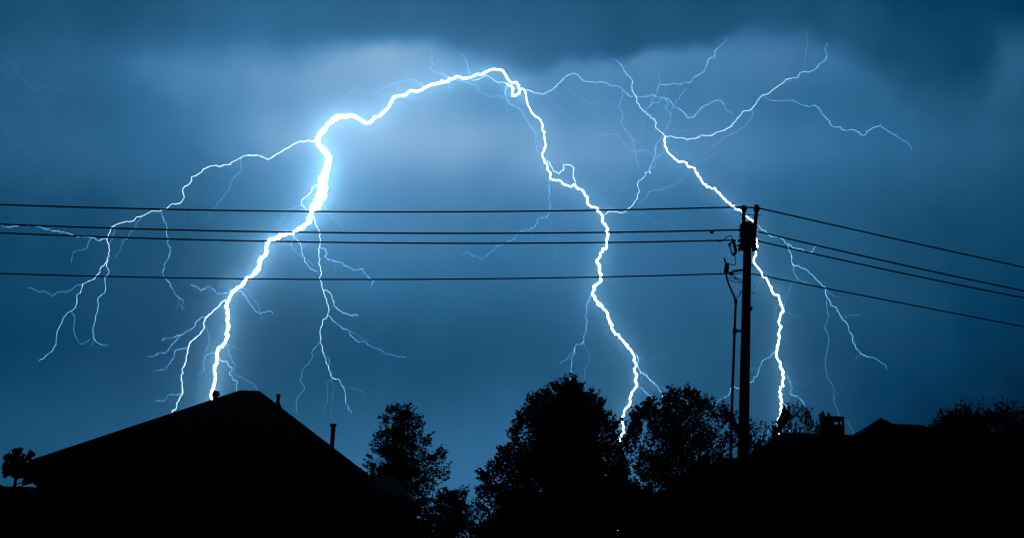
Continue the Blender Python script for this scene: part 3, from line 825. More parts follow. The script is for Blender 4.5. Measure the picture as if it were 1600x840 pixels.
# ------------------------------------------------------------------ lightning: channels in decimetres (x, y, z) with radius in centimetres
BOLTS = {
 'a': [
  (19.0, '-139,16001,5647,180 -88,16019,5634,180 -67,16015,5598,180 -71,16025,5543,180 -74,16064,5525,181 -40,16107,5535,181 -15,16191,5592,182 8,16221,5667,182 -6,16242,5726,183 -31,16230,5753,183 -101,16190,5742,182 -136,16151,5763,182 -164,16128,5806,181 -200,16124,5862,176 -257,16137,5873,183 -339,16222,5901,194 -401,16313,5910,202 -470,16321,5867,210 -541,16329,5859,219 -589,16309,5822,225 -658,16271,5789,233 -709,16285,5809,238 -744,16284,5817,241 -806,16211,5757,244 -872,16164,5710,248 -968,16117,5669,254 -1061,16039,5612,260 -1113,15948,5541,262 -1113,15860,5517,261 -1156,15795,5456,264 -1222,15735,5432,267 -1288,15696,5379,270 -1360,15736,5364,275 -1417,15741,5359,278 -1456,15720,5321,280 -1479,15700,5262,281 -1493,15728,5218,282 -1533,15727,5180,284 -1579,15781,5159,287 -1605,15778,5120,289 -1669,15743,5069,292 -1700,15719,5023,293 -1744,15674,4999,295 -1781,15624,5004,296 -1823,15608,5033,298 -1868,15627,5052,322 -1942,15650,5071,333 -2041,15662,5069,348 -2089,15723,5053,355 -2151,15787,5027,365 -2218,15829,4993,375 -2260,15905,4964,382 -2310,15931,4903,390 -2337,15958,4844,395 -2313,16001,4800,375 -2249,16033,4752,418 -2206,16036,4694,460 -2198,16050,4614,496 -2219,16041,4526,527 -2239,16012,4421,585 -2223,15956,4287,675 -2227,15959,4193,681 -2271,15944,4092,591 -2328,15973,4026,524 -2356,16009,3963,450 -2371,16026,3884,376 -2441,16062,3831,365 -2546,16097,3783,356 -2652,16127,3744,349 -2760,16099,3704,344 -2829,16079,3654,340 -2848,16095,3598,335 -2854,16122,3522,329 -2926,16175,3448,324 -2948,16265,3384,319 -3013,16342,3315,314 -2983,16464,3399,321 -3066,16495,3328,316 -3146,16503,3274,312 -3166,16413,3192,305 -3215,16369,3129,300 -3257,16335,3089,297 -3288,16364,3031,295 -3321,16367,2967,295 -3301,16294,2892,293 -3275,16280,2808,293 -3260,16219,2715,292 -3234,16126,2598,290 -3216,16048,2484,285 -3244,16012,2417,280 -3289,15968,2348,276 -3299,15941,2284,272 -3272,15857,2232,268 -3291,15856,2152,261 -3277,15856,2053,253 -3276,15861,1955,245 -3301,15888,1879,239 -3321,15915,1822,234 -3308,15944,1777,232 -3330,15933,1516,224 -3240,15923,1234,215 -3298,15931,879,204 -3222,15975,534,194 -3247,16003,255,186 -3208,16028,62,180'),
  (3.0, '-139,16001,5647,108 -190,16052,5684,104 -260,16101,5704,101 -323,16137,5761,97 -405,16172,5806,94 -465,16210,5785,90 -536,16288,5774,86 -579,16309,5812,83'),
  (1.5, '-769,16284,5784,55 -636,16264,5751,54 -573,16233,5711,52 -503,16280,5709,51 -478,16200,5619,50 -446,16173,5579,48 -364,16133,5548,47 -282,16083,5513,46 -224,16102,5536,44 -198,16051,5484,43 -164,16028,5540,42 -138,16001,5636,41'),
  (1.5, '-845,16211,5781,55 -896,16200,5799,54 -952,16132,5806,52 -980,16121,5782,51 -1025,16111,5815,50 -1057,16023,5812,48 -1060,16011,5838,47 -1027,15984,5837,46 -1034,15951,5863,45 -1059,15934,5886,44 -1034,15890,5909,42 -1049,15869,5953,41 -1044,15822,5974,40'),
  (1.5, '-586,16309,5843,55 -624,16375,5935,53 -640,16438,6051,50 -678,16519,6143,47 -708,16545,6190,45 -744,16619,6217,42'),
  (1.2, '-1113,15860,5525,43 -1164,15846,5563,42 -1215,15931,5621,42 -1250,15907,5637,41 -1329,15921,5623,41 -1405,15973,5628,40 -1475,15973,5591,40 -1524,16032,5607,39 -1567,16051,5578,39 -1621,16097,5577,38 -1651,16057,5519,37 -1693,16128,5519,37 -1744,16126,5527,36 -1805,16136,5563,36 -1878,16149,5549,35 -1956,16179,5583,35 -2000,16196,5568,34 -2058,16219,5520,33 -2104,16272,5468,33'),
  (1.0, '-868,16164,5687,36 -838,16181,5648,35 -808,16203,5619,34 -846,16278,5590,33 -865,16261,5545,31 -937,16273,5523,30 -1024,16351,5577,29 -1069,16320,5634,28'),
  (0.8, '-896,16200,5799,29 -941,16225,5937,27 -978,16314,6030,26 -1019,16318,6101,24 -1039,16341,6202,22'),
  (4.5, '-2334,15958,4846,162 -2407,15983,4844,160 -2458,15941,4834,157 -2530,15954,4835,155 -2583,15942,4800,152 -2634,15914,4749,150 -2688,15907,4720,147 -2745,15921,4681,145 -2791,15869,4626,142 -2842,15912,4603,140 -2875,15909,4586,138 -2921,15905,4602,136 -2979,15895,4621,133 -3048,15899,4620,131 -3091,15880,4622,129 -3075,15895,4626,126 -3157,15843,4597,125 -3217,15891,4578,124 -3258,15848,4531,124 -3339,15872,4493,123 -3398,15847,4465,123 -3490,15843,4465,122 -3576,15830,4425,122 -3659,15870,4370,122 -3729,15814,4311,120 -3732,15806,4240,119 -3795,15831,4204,119 -3816,15827,4147,118 -3789,15817,4078,117 -3809,15791,4003,116 -3872,15793,3979,115 -3943,15820,3972,114 -3992,15775,3902,113 -4050,15804,3891,112 -4141,15801,3892,111 -4210,15784,3837,110 -4277,15751,3804,109 -4342,15811,3771,108 -4432,15769,3738,107 -4462,15765,3732,106 -4515,15748,3703,104 -4563,15731,3665,102 -4577,15740,3604,100 -4607,15745,3529,99 -4563,15718,3450,97 -4556,15733,3330,95 -4594,15750,3258,93 -4631,15730,3203,91 -4654,15713,3113,88 -4714,15732,3053,85 -4819,15725,2998,82 -4829,15719,2923,80 -4862,15679,2841,77 -4837,15652,2764,74 -4886,15702,2703,71 -4924,15681,2669,69 -4983,15667,2592,67 -5004,15680,2521,64 -5028,15656,2443,62 -5027,15647,2322,60 -5066,15693,2236,58 -5112,15617,2159,55 -5192,15645,2095,53'),
  (2.0, '-4612,15745,3534,71 -4678,15746,3512,70 -4720,15721,3514,69 -4755,15686,3527,67 -4811,15694,3534,66 -4880,15682,3534,65 -4937,15632,3527,64 -5042,15652,3560,63 -5149,15641,3577,62 -5250,15578,3576,61 -5393,15599,3619,60 -5452,15565,3601,59 -5523,15524,3601,58 -5605,15524,3586,57 -5693,15510,3564,55 -5731,15475,3588,54 -5832,15496,3570,53 -5942,15465,3582,52'),
  (1.3, '-4760,15686,3529,46 -4808,15742,3491,44 -4814,15761,3426,42 -4896,15860,3420,41 -5018,15910,3401,39 -5035,15927,3354,37 -5058,15978,3285,35'),
  (1.4, '-4819,15725,2998,50 -4897,15729,2972,48 -4981,15750,2911,47 -5093,15800,2917,45 -5155,15787,2862,44 -5260,15833,2916,42 -5341,15826,2905,41 -5411,15879,2944,39 -5495,15873,2957,38'),
  (2.2, '-4562,15733,3293,78 -4568,15712,3214,76 -4542,15736,3134,74 -4587,15757,3088,72 -4569,15763,2967,70 -4576,15747,2902,68 -4644,15768,2854,66 -4631,15771,2758,64 -4654,15797,2676,62 -4674,15800,2578,60 -4681,15806,2470,58 -4641,15795,2385,56 -4600,15831,2348,54 -4532,15809,2323,52 -4491,15828,2352,50'),
  (1.0, '-4641,15795,2385,36 -4676,15810,2325,31 -4731,15859,2307,27'),
  (1.3, '-4905,15681,2670,46 -4843,15637,2592,43 -4802,15504,2451,41 -4755,15505,2333,39 -4678,15421,2271,36 -4543,15340,2327,34'),
  (1.3, '-4526,15748,3683,46 -4529,15768,3663,43 -4532,15725,3565,40 -4566,15741,3493,37 -4561,15718,3426,34'),
  (1.2, '-4237,15751,3787,43 -4297,15751,3731,41 -4278,15657,3642,40 -4315,15618,3591,38 -4305,15517,3489,37 -4356,15519,3479,35 -4342,15401,3382,34 -4347,15415,3320,33 -4376,15350,3226,31'),
  (1.7, '-4037,15804,3889,60 -4004,15827,3815,59 -3936,15759,3694,58 -3926,15781,3525,56 -3895,15806,3452,55 -3886,15747,3360,53 -3942,15825,3295,52 -3961,15822,3187,51 -3897,15786,3090,49 -3821,15770,2997,48 -3748,15772,2901,47 -3682,15774,2872,45 -3702,15785,2782,44 -3652,15800,2752,43'),
  (0.9, '-3740,15772,2890,32 -3744,15778,2831,28 -3750,15693,2737,24'),
  (1.3, '-3203,15891,4573,46 -3173,15927,4447,45 -3228,15892,4380,44 -3293,15917,4302,42 -3305,15947,4214,41 -3372,15929,4111,39 -3454,15979,4011,38 -3520,16009,3948,37 -3530,15974,3824,35'),
  (0.7, '-3807,15791,3989,25 -3751,15773,3892,24 -3735,15726,3707,22 -3639,15763,3613,21 -3568,15719,3499,20 -3574,15707,3284,19'),
  (4.0, '-2287,15956,4313,144 -2325,15909,4282,140 -2343,15830,4189,137 -2410,15775,4113,133 -2420,15673,4027,129 -2374,15588,3949,126 -2319,15547,3883,122'),
  (1.2, '-2418,15673,4004,42 -2488,15678,3967,40 -2567,15618,3926,38 -2587,15609,3853,36 -2598,15588,3801,34 -2700,15559,3726,32'),
  (1.2, '-2213,15944,4082,43 -2191,16057,4058,42 -2139,16073,4055,40 -2132,16128,3990,38 -2073,16198,3950,36 -2036,16289,3938,35 -1994,16342,3857,33'),
  (3.6, '-2317,16009,3965,130 -2299,16007,3870,127 -2263,16027,3806,124 -2231,15958,3708,120 -2219,15968,3606,118 -2218,15944,3460,114 -2193,15946,3346,112 -2182,15952,3183,109 -2136,15936,3044,105 -2068,15909,2877,101 -2070,15911,2782,97 -2118,15861,2703,93 -2132,15831,2562,89 -2128,15855,2459,85 -2081,15858,2340,81 -2050,15875,2250,77 -2005,15844,2140,73 -1962,15836,2061,69 -1887,15836,2050,65 -1826,15811,1957,60 -1795,15802,1824,54 -1757,15791,1732,48 -1712,15775,1667,43'),
  (2.3, '-2555,16097,3740,83 -2526,16155,3708,80 -2487,16278,3666,77 -2458,16294,3552,74 -2419,16341,3469,70 -2367,16413,3415,67 -2297,16511,3402,64'),
  (1.3, '-2542,16097,3717,47 -2584,16117,3626,45 -2554,16248,3586,43 -2483,16263,3532,40 -2383,16320,3489,38 -2341,16413,3440,36'),
  (1.3, '-2507,16278,3690,48 -2455,16329,3675,44 -2408,16380,3741,40 -2434,16466,3784,36'),
  (2.0, '-2218,15968,3582,72 -2143,15936,3543,70 -2128,15934,3496,68 -2146,15876,3460,66 -2094,15883,3417,64 -2022,15853,3397,62 -1963,15835,3388,61 -1875,15788,3331,59 -1779,15750,3285,57 -1692,15771,3305,55 -1651,15738,3231,53 -1542,15688,3161,51 -1590,15678,3050,49'),
  (0.8, '-1802,15750,3291,28 -1756,15698,3173,25 -1700,15655,3053,21'),
  (0.8, '-2021,15853,3378,29 -2031,16013,3320,25 -2074,16169,3292,22'),
  (2.2, '-2142,15936,3057,79 -2087,15897,3065,76 -2027,15832,3000,73 -1995,15807,2888,71 -1928,15768,2816,68 -1836,15690,2765,66 -1761,15619,2734,63 -1703,15560,2741,60 -1686,15532,2716,58'),
  (1.8, '-2062,15911,2782,64 -2005,15919,2718,62 -1926,15960,2668,59 -1848,15997,2642,57 -1791,16010,2565,54 -1732,15993,2510,52 -1630,16054,2510,49 -1555,16004,2450,46 -1474,16015,2428,44 -1370,16089,2394,41 -1261,16092,2366,39 -1153,16094,2357,36'),
  (0.9, '-1820,15997,2629,32 -1709,15863,2557,29 -1600,15743,2493,27 -1526,15667,2465,24'),
  (1.3, '-2133,15855,2459,46 -2195,15800,2367,45 -2198,15782,2257,43 -2279,15750,2143,41 -2311,15757,2024,40 -2249,15735,1931,38 -2323,15704,1806,36 -2319,15692,1634,34'),
  (1.0, '-1967,15836,2055,36 -2029,15925,2030,33 -2025,16027,1869,30 -2072,16137,1692,27'),
  (0.8, '-1967,15836,2061,29 -1949,15932,1940,26 -1972,16044,1766,24 -1990,16169,1645,22'),
  (0.8, '-1867,15811,1981,28 -1756,15891,1969,26 -1635,16033,1938,24 -1597,16092,1893,22'),
  (1.2, '-2072,15858,2332,43 -2005,15823,2257,39 -2010,15867,2170,36 -1962,15836,2066,32'),
  (4.0, '-3327,16367,2998,147 -3382,16354,2952,145 -3450,16362,2878,143 -3527,16374,2794,141 -3564,16417,2759,140 -3565,16404,2684,138 -3616,16442,2584,136 -3691,16437,2518,134 -3719,16402,2460,132 -3735,16436,2362,131 -3746,16430,2268,130 -3777,16442,2196,129 -3791,16461,2075,129 -3781,16474,1995,128 -3765,16483,1905,127 -3786,16436,1837,125 -3826,16485,1780,123 -3827,16486,1719,121 -3884,16543,1683,120 -3908,16506,1479,117 -3835,16518,1114,116 -3872,16527,676,114 -3794,16534,103,112'),
  (2.0, '-3537,16374,2794,74 -3601,16390,2784,71 -3675,16426,2725,67 -3702,16517,2687,65 -3751,16523,2645,61 -3882,16578,2596,58 -3956,16596,2565,55 -4049,16639,2564,52 -4124,16663,2532,49'),
  (1.7, '-3882,16578,2590,63 -3944,16649,2532,60 -4000,16687,2473,56 -4059,16704,2400,53 -4152,16791,2399,49 -4232,16871,2376,46 -4324,16906,2368,42'),
  (1.7, '-3733,16402,2429,63 -3804,16435,2410,60 -3883,16431,2386,58 -3897,16474,2320,55 -3954,16446,2221,52 -3986,16476,2162,50 -4054,16464,2158,47 -4129,16490,2132,45'),
  (1.0, '-3800,16461,2105,37 -3875,16549,2104,33 -3941,16621,2087,28'),
  (1.6, '-3772,16483,1915,59 -3781,16442,1889,57 -3867,16467,1879,54 -3936,16460,1865,52 -3956,16485,1806,49 -3998,16407,1791,47 -4075,16430,1799,44'),
  (1.8, '-3290,16335,3073,66 -3362,16309,3059,64 -3423,16260,3047,61 -3461,16226,3091,59 -3518,16199,3118,56 -3593,16188,3063,54 -3661,16200,3113,52 -3711,16147,3121,49'),
  (2.0, '-3182,16369,3109,74 -3100,16335,3053,71 -3048,16311,2967,68 -2975,16280,2882,65 -2899,16270,2831,63 -2823,16233,2848,60 -2765,16188,2852,57 -2734,16164,2812,55'),
  (1.4, '-3143,16413,3161,52 -3062,16385,3106,49 -3029,16347,3037,46 -2962,16340,2976,44 -2918,16297,2887,41 -2899,16270,2831,38'),
  (1.0, '-2898,16270,2825,37 -2845,16110,2733,32 -2743,15927,2705,27'),
  (1.6, '-3320,15941,2299,57 -3423,16012,2293,55 -3446,16008,2228,53 -3450,15996,2176,50 -3441,16050,2134,48 -3498,16072,2094,46 -3518,16083,2059,43'),
  (1.2, '-3554,16404,2674,44 -3503,16407,2593,42 -3482,16384,2466,39 -3524,16377,2381,36 -3558,16367,2327,33'),
  (2.6, '-3265,15857,2242,93 -3246,15865,2234,90 -3197,15809,2188,88 -3138,15756,2193,85 -3113,15699,2136,83 -3059,15682,2107,80 -3082,15669,2055,78 -3039,15625,1992,75 -2973,15605,1934,73 -2967,15554,1850,71 -2946,15532,1752,68'),
  (1.5, '-3198,16012,2419,54 -3186,16068,2307,53 -3106,16059,2198,51 -3106,16080,2151,50 -3116,16107,2084,48 -3029,16132,2071,47 -2967,16139,2024,45 -2883,16127,1995,44 -2856,16228,1939,43 -2822,16196,1836,41'),
  (1.1, '-3194,16012,2419,40 -3089,16000,2377,36 -3031,16120,2382,33 -2966,16102,2361,30'),
  (0.9, '-3095,16059,2188,33 -2953,15784,2135,24'),
 ],
 'b': [
  (6.5, '15,15216,5315,75 59,15302,5342,79 80,15407,5336,83 103,15469,5268,87 125,15521,5216,91 146,15554,5168,95 207,15613,5129,99 256,15623,5104,102 287,15597,5006,106 308,15522,4883,111 324,15477,4771,116 313,15452,4684,121 290,15452,4643,127 317,15475,4582,135 357,15452,4488,143 387,15421,4422,150 384,15362,4337,157 387,15354,4329,161 452,15373,4315,166 527,15341,4276,170 613,15333,4237,174 654,15328,4266,178 730,15328,4214,183 808,15347,4134,187 831,15342,4035,191 905,15327,4012,196 947,15295,3951,200 976,15250,3854,203 1016,15185,3760,207 1037,15173,3678,211 1026,15182,3611,216 1031,15183,3532,220 953,15134,3450,221 919,15168,3368,222 955,15196,3326,222 955,15223,3253,223 982,15263,3175,223 937,15345,3140,224 894,15395,3060,225 923,15359,2975,225 1009,15321,2893,224 972,15292,2922,224 1033,15252,2841,223 1061,15267,2768,223 1113,15264,2681,220 1140,15271,2608,216 1214,15251,2532,211 1292,15260,2436,207 1354,15245,2361,206 1374,15259,2277,206 1372,15274,2179,206 1396,15289,2032,206 1343,15309,1958,200 1330,15275,1855,190 1267,15236,1762,181 1250,15214,1648,172 1259,15186,1572,163 1238,15202,1464,155 1203,15242,1332,146 1230,15249,1236,138 1218,15290,1011,138 1268,15313,677,138 1224,15347,342,138 1262,15407,64,139'),
  (3.2, '318,15475,4595,111 384,15439,4531,113 418,15428,4451,114 484,15425,4404,116 539,15406,4450,117 528,15364,4499,118 597,15390,4509,120 651,15364,4464,121 642,15349,4371,123 675,15328,4278,124'),
  (1.6, '-132,15216,5361,55 -150,15242,5349,54 -156,15269,5279,53 -125,15261,5188,52 -76,15301,5154,50 0,15307,5139,49 60,15326,5069,48 111,15339,4976,47 180,15396,4918,46 214,15350,4836,45 209,15400,4743,44 237,15445,4669,43 290,15452,4643,42'),
  (0.6, '-125,15261,5188,21 -118,15226,5009,19 -76,15180,4888,18 1,15167,4818,17 79,15142,4717,15'),
  (2.4, '59,15302,5342,83 184,15307,5309,80 297,15287,5297,77 353,15284,5334,74 436,15292,5431,72 499,15306,5495,69 561,15269,5534,67 605,15292,5558,65 670,15279,5533,63 736,15271,5458,60 843,15250,5448,58 953,15303,5467,58 1060,15279,5422,57 1125,15271,5412,56 1189,15258,5358,56 1258,15290,5305,55 1320,15246,5296,54 1423,15237,5281,53 1498,15238,5324,53 1575,15249,5291,52 1632,15252,5295,51 1694,15208,5262,52 1746,15246,5188,53 1822,15243,5161,54 1871,15255,5117,54 1887,15227,5063,55 1966,15257,5072,54 1995,15263,5115,54 2044,15215,5170,53 2119,15217,5213,52 2188,15237,5262,51 2263,15238,5286,48 2316,15214,5230,44 2319,15231,5187,41 2368,15180,5142,38 2410,15205,5093,34'),
  (0.9, '405,15292,5384,31 501,15255,5382,30 565,15233,5347,29 628,15164,5270,28 705,15187,5236,28 779,15131,5153,27 843,15141,5163,26 914,15108,5200,25 985,15036,5140,24 1048,15027,5106,24 1119,14984,5073,23'),
  (1.2, '1167,15258,5369,41 1171,15330,5281,40 1145,15328,5189,39 1186,15359,5122,38 1170,15408,5024,37 1234,15427,4943,36 1302,15442,4871,35 1341,15492,4731,34 1382,15550,4592,33 1402,15562,4529,32'),
  (0.7, '317,15287,5304,22 334,15311,5263,22 445,15292,5138,21 577,15301,5045,21 666,15301,4925,21 797,15329,4917,20 866,15365,4819,20 972,15365,4868,19 1101,15373,4882,19 1190,15384,4804,18 1246,15389,4718,18 1321,15382,4701,17 1392,15408,4712,17'),
  (0.7, '1302,15442,4871,24 1303,15418,4707,23 1274,15427,4552,22 1307,15403,4435,21 1243,15382,4316,20 1213,15386,4249,19 1241,15326,4201,18'),
  (3.0, '990,15295,3920,103 1042,15299,3960,102 1125,15266,3955,100 1196,15226,3933,98 1247,15219,3976,96 1319,15225,4046,94 1357,15183,4091,92 1357,15210,4126,91 1370,15149,4173,89 1349,15152,4228,86 1362,15141,4288,83 1405,15150,4319,81 1432,15119,4332,78 1423,15112,4369,77 1463,15066,4373,76 1477,15045,4344,75 1462,15048,4375,74'),
  (1.7, '1469,15048,4383,58 1490,15045,4462,55 1513,15059,4530,53 1534,15099,4605,52 1534,15074,4692,49 1565,15082,4728,47 1607,15053,4768,45 1627,15106,4817,43'),
  (1.2, '1469,15048,4407,41 1528,15037,4417,39 1543,15063,4532,38 1558,15057,4562,36 1583,15082,4560,35 1626,15068,4623,33 1620,15092,4694,32 1588,15082,4721,31'),
  (0.9, '1345,15492,4729,31 1443,15454,4727,30 1504,15447,4700,30 1563,15405,4666,29 1611,15419,4664,28 1667,15362,4609,27 1731,15386,4611,26 1765,15334,4509,25 1829,15291,4491,24 1904,15283,4524,23'),
  (1.1, '1360,15183,4053,38 1415,15208,4065,37 1462,15234,4121,36 1486,15253,4190,35 1548,15270,4221,34 1638,15329,4240,34 1682,15316,4270,33 1764,15362,4294,32 1817,15358,4327,31 1871,15368,4387,30 1904,15397,4461,29 1977,15424,4527,29'),
  (0.9, '1214,15226,3949,31 1290,15221,3923,30 1362,15177,3894,29 1413,15158,3924,28 1473,15154,3898,27 1538,15110,3819,26 1617,15074,3806,25 1709,15093,3799,24 1756,15043,3719,23'),
  (1.5, '384,15354,4321,52 378,15357,4199,51 375,15327,4090,50 403,15311,3997,50 375,15315,3890,49 313,15281,3859,48 274,15265,3850,47 247,15230,3770,47 210,15254,3729,46 133,15221,3694,45 38,15193,3644,44 -7,15216,3578,44 -64,15197,3552,43 -120,15165,3513,42 -177,15152,3488,42 -212,15113,3418,41 -258,15079,3390,40 -323,15110,3329,39 -399,15066,3342,39 -516,15090,3388,38 -560,15063,3345,37'),
  (0.7, '375,15315,3876,24 418,15311,3807,23 410,15286,3661,21 458,15258,3537,20 482,15238,3366,18'),
  (0.8, '207,15254,3715,27 217,15207,3614,25 215,15165,3536,23 272,15100,3480,20'),
  (0.7, '388,15354,4321,24 410,15367,4264,23 441,15349,4180,22 567,15320,4167,21 688,15360,4132,19 795,15347,4122,18'),
  (0.7, '824,15347,4144,24 899,15316,4159,23 967,15288,4114,21 986,15254,4035,20 1114,15266,3973,18'),
  (1.7, '892,15395,3053,59 840,15394,2910,57 830,15375,2766,56 848,15405,2644,55 810,15347,2545,53 813,15391,2506,52 725,15346,2453,50 698,15338,2337,49 686,15316,2208,48 684,15320,2096,46 692,15320,1984,45'),
  (1.2, '725,15346,2453,41 689,15328,2360,38 605,15352,2285,35 564,15400,2240,31'),
  (0.9, '813,15391,2506,31 849,15324,2416,29 889,15311,2303,27 828,15279,2183,25 829,15236,2053,23'),
  (2.3, '1354,15245,2374,79 1405,15257,2327,77 1410,15286,2232,75 1440,15337,2178,73 1507,15377,2173,71 1556,15360,2098,68 1639,15431,2047,67 1692,15445,1964,64 1732,15502,1909,62 1764,15517,1850,60'),
  (1.8, '1406,15289,2045,62 1476,15279,1972,58 1548,15252,1922,54 1597,15246,1862,50 1646,15230,1788,46'),
  (0.9, '1405,15257,2327,31 1471,15291,2305,29 1549,15330,2331,27 1637,15344,2354,25 1756,15400,2357,23'),
  (0.9, '1120,15271,2607,31 1156,15304,2551,29 1210,15350,2523,28 1201,15366,2436,26 1145,15421,2342,25 1116,15445,2256,23'),
  (0.7, '1219,15350,2485,24 1251,15404,2343,21 1272,15506,2232,18'),
  (1.2, '1569,15360,2086,41 1589,15312,2018,38 1578,15315,1956,34 1597,15246,1874,31'),
  (1.0, '1651,15431,2055,35 1751,15532,2032,31 1851,15641,2090,26'),
 ],
 'c': [
  (6.0, '1504,13868,4395,94 1509,13904,4341,99 1531,13929,4269,105 1579,13917,4216,111 1636,13857,4136,117 1686,13808,4126,125 1725,13787,4083,133 1770,13708,4040,140 1818,13649,3961,144 1834,13563,3867,147 1881,13501,3782,151 1962,13500,3778,152 1999,13521,3736,152 2048,13580,3719,153 2097,13630,3678,153 2152,13674,3657,154 2208,13767,3641,155 2293,13820,3622,155 2336,13856,3595,151 2374,13891,3576,146 2423,13937,3561,142 2439,13922,3468,141 2446,13941,3397,141 2458,13999,3354,142 2478,14059,3312,142 2470,14068,3256,142 2447,14068,3217,142 2453,14075,3162,143 2468,14107,3160,144 2515,14138,3116,145 2545,14149,3053,146 2589,14110,2999,148 2608,14086,2948,152 2637,14116,2931,156 2661,14173,2887,161 2732,14226,2867,166 2752,14260,2812,171 2766,14283,2788,176 2791,14311,2723,181 2770,14375,2662,187 2777,14416,2555,192 2768,14442,2445,195 2751,14425,2342,195 2753,14407,2240,194 2792,14350,2120,193 2784,14282,2026,187 2742,14207,1904,182 2717,14081,1750,175 2688,13961,1627,169 2656,13906,1512,164 2651,13880,1402,159 2655,13875,1163,154 2626,13920,795,150 2675,13985,433,146 2654,14006,99,142'),
  (3.6, '1504,13868,4408,112 1460,13909,4460,109 1415,13893,4489,104 1422,13927,4563,100 1400,13936,4610,96 1326,13973,4664,93 1272,13964,4722,90 1217,13991,4811,88 1214,14019,4865,84 1189,14000,4894,79 1172,14062,4988,76 1177,14029,5032,71 1144,14066,5108,64 1080,14055,5160,54 1065,14100,5237,45 1008,14104,5286,35 978,14139,5341,25'),
  (3.2, '1504,13868,4408,100 1543,13882,4410,100 1594,13877,4402,100 1665,13895,4405,100 1734,13904,4386,100 1789,13868,4394,99 1856,13919,4420,97 1885,13882,4438,96 1984,13917,4444,94 2060,13915,4486,94 2135,13955,4532,94 2202,13945,4573,94 2267,13977,4676,94 2259,13958,4661,93 2312,13967,4735,92 2370,13953,4736,90 2411,13993,4778,89 2464,13997,4863,87 2522,13983,4930,84 2579,14029,4952,81 2628,13992,4990,77 2713,14031,5064,75 2760,14047,5115,72 2826,14070,5144,69 2876,14016,5138,65 2915,14035,5202,62 2950,14032,5215,59 3010,14030,5208,56 3086,14055,5260,53 3131,14061,5325,50 3186,14069,5362,47 3211,14100,5426,44 3183,14075,5490,41 3229,14097,5578,38'),
  (1.2, '2522,13983,4930,38 2563,13970,4885,39 2623,13969,4863,40 2713,13943,4851,41 2765,13942,4871,42 2863,13915,4837,42 2915,13916,4809,43 2976,13923,4799,44 3017,13870,4801,45 3075,13900,4788,46 3105,13907,4759,47 3103,13853,4687,48 3173,13848,4635,48 3207,13846,4568,49 3246,13833,4558,49 3273,13804,4559,50 3296,13827,4531,51 3335,13813,4518,51 3402,13809,4533,52 3441,13793,4509,53 3499,13759,4459,52 3567,13756,4520,50 3656,13737,4556,48 3683,13784,4590,47 3682,13720,4538,45 3714,13732,4530,43 3789,13732,4475,42 3879,13693,4401,40 3928,13689,4381,39 3955,13674,4285,37'),
  (0.8, '2958,14032,5224,25 2949,13988,5263,24 2951,13929,5370,23 2970,13898,5451,21 2959,13864,5547,20 2934,13824,5622,19'),
  (0.9, '2915,14035,5169,28 2916,14042,5144,27 2839,14048,5115,25 2742,13999,5066,23 2713,14031,5049,21'),
  (1.1, '2411,13993,4778,35 2411,13968,4679,34 2359,13934,4594,33 2298,13932,4555,32 2255,13929,4499,32 2152,13869,4440,31 2083,13863,4382,30 2045,13807,4354,30 2011,13804,4325,29 1960,13797,4259,28 1900,13794,4212,28 1872,13769,4150,27 1817,13730,4093,26 1763,13708,4070,25'),
  (0.8, '1872,13769,4142,25 1965,13831,4181,23 2042,13950,4255,21 2068,14071,4319,19'),
  (1.5, '1463,14019,5009,47 1553,14046,5026,47 1645,14089,5052,48 1779,14111,5072,48 1848,14107,5151,48 1941,14151,5223,49 1970,14178,5312,51 1992,14207,5379,53 2057,14231,5409,54 2071,14269,5509,49 2118,14289,5556,43 2187,14333,5633,38 2186,14353,5707,32'),
  (1.0, '1455,14019,5012,32 1449,13974,5051,29 1436,13941,5102,27 1382,13931,5133,25 1335,13889,5134,23'),
  (1.4, '1455,14019,5012,44 1433,14027,4978,42 1427,13993,4911,40 1392,13978,4850,39 1376,13980,4795,37 1352,13993,4753,35 1290,13964,4705,33'),
  (1.4, '1352,13993,4753,44 1376,13980,4786,43 1452,13967,4790,42 1477,13959,4846,41 1519,13946,4816,40 1546,13950,4774,39 1508,13923,4754,38 1509,13922,4718,37 1551,13905,4669,37 1558,13885,4618,36 1542,13889,4555,35 1516,13883,4499,34 1499,13868,4431,33'),
  (1.2, '1754,14111,5001,38 1693,14036,4927,36 1666,14025,4886,34 1618,13980,4805,32 1579,13928,4713,30 1558,13885,4627,28'),
  (0.7, '1675,14036,4917,22 1658,13971,4940,19 1681,13944,4958,16'),
  (0.8, '1525,13883,4517,25 1571,13840,4478,23 1675,13846,4467,22 1770,13794,4449,20 1835,13774,4473,19'),
  (0.7, '1290,13964,4705,22 1289,13965,4534,21 1279,13985,4432,19 1209,13947,4346,18 1193,13944,4273,16'),
  (0.7, '864,13947,4412,22 969,13987,4447,21 1029,13983,4439,20 1092,13993,4373,20 1142,14061,4324,19 1222,14084,4307,18 1310,14100,4315,17 1398,14104,4284,17'),
  (2.2, '2423,13937,3561,69 2449,13902,3520,67 2474,13883,3493,66 2501,13879,3465,64 2533,13852,3436,63 2546,13823,3403,62 2576,13790,3378,61 2638,13827,3387,60 2671,13788,3366,59 2733,13756,3299,58 2805,13771,3264,56 2890,13724,3228,54 2962,13703,3218,51 3004,13684,3279,49'),
  (2.0, '2733,13756,3305,62 2741,13702,3203,61 2772,13749,3104,61 2854,13749,3065,60 2925,13740,3038,60 3003,13750,2960,59 3097,13749,2881,59 3108,13742,2783,58 3138,13698,2688,58 3197,13686,2666,57 3246,13707,2576,57 3306,13733,2515,56 3332,13680,2412,56 3357,13701,2321,55 3401,13696,2255,52 3428,13700,2216,49 3514,13671,2188,46 3603,13706,2161,43 3664,13687,2121,40 3677,13689,2062,37'),
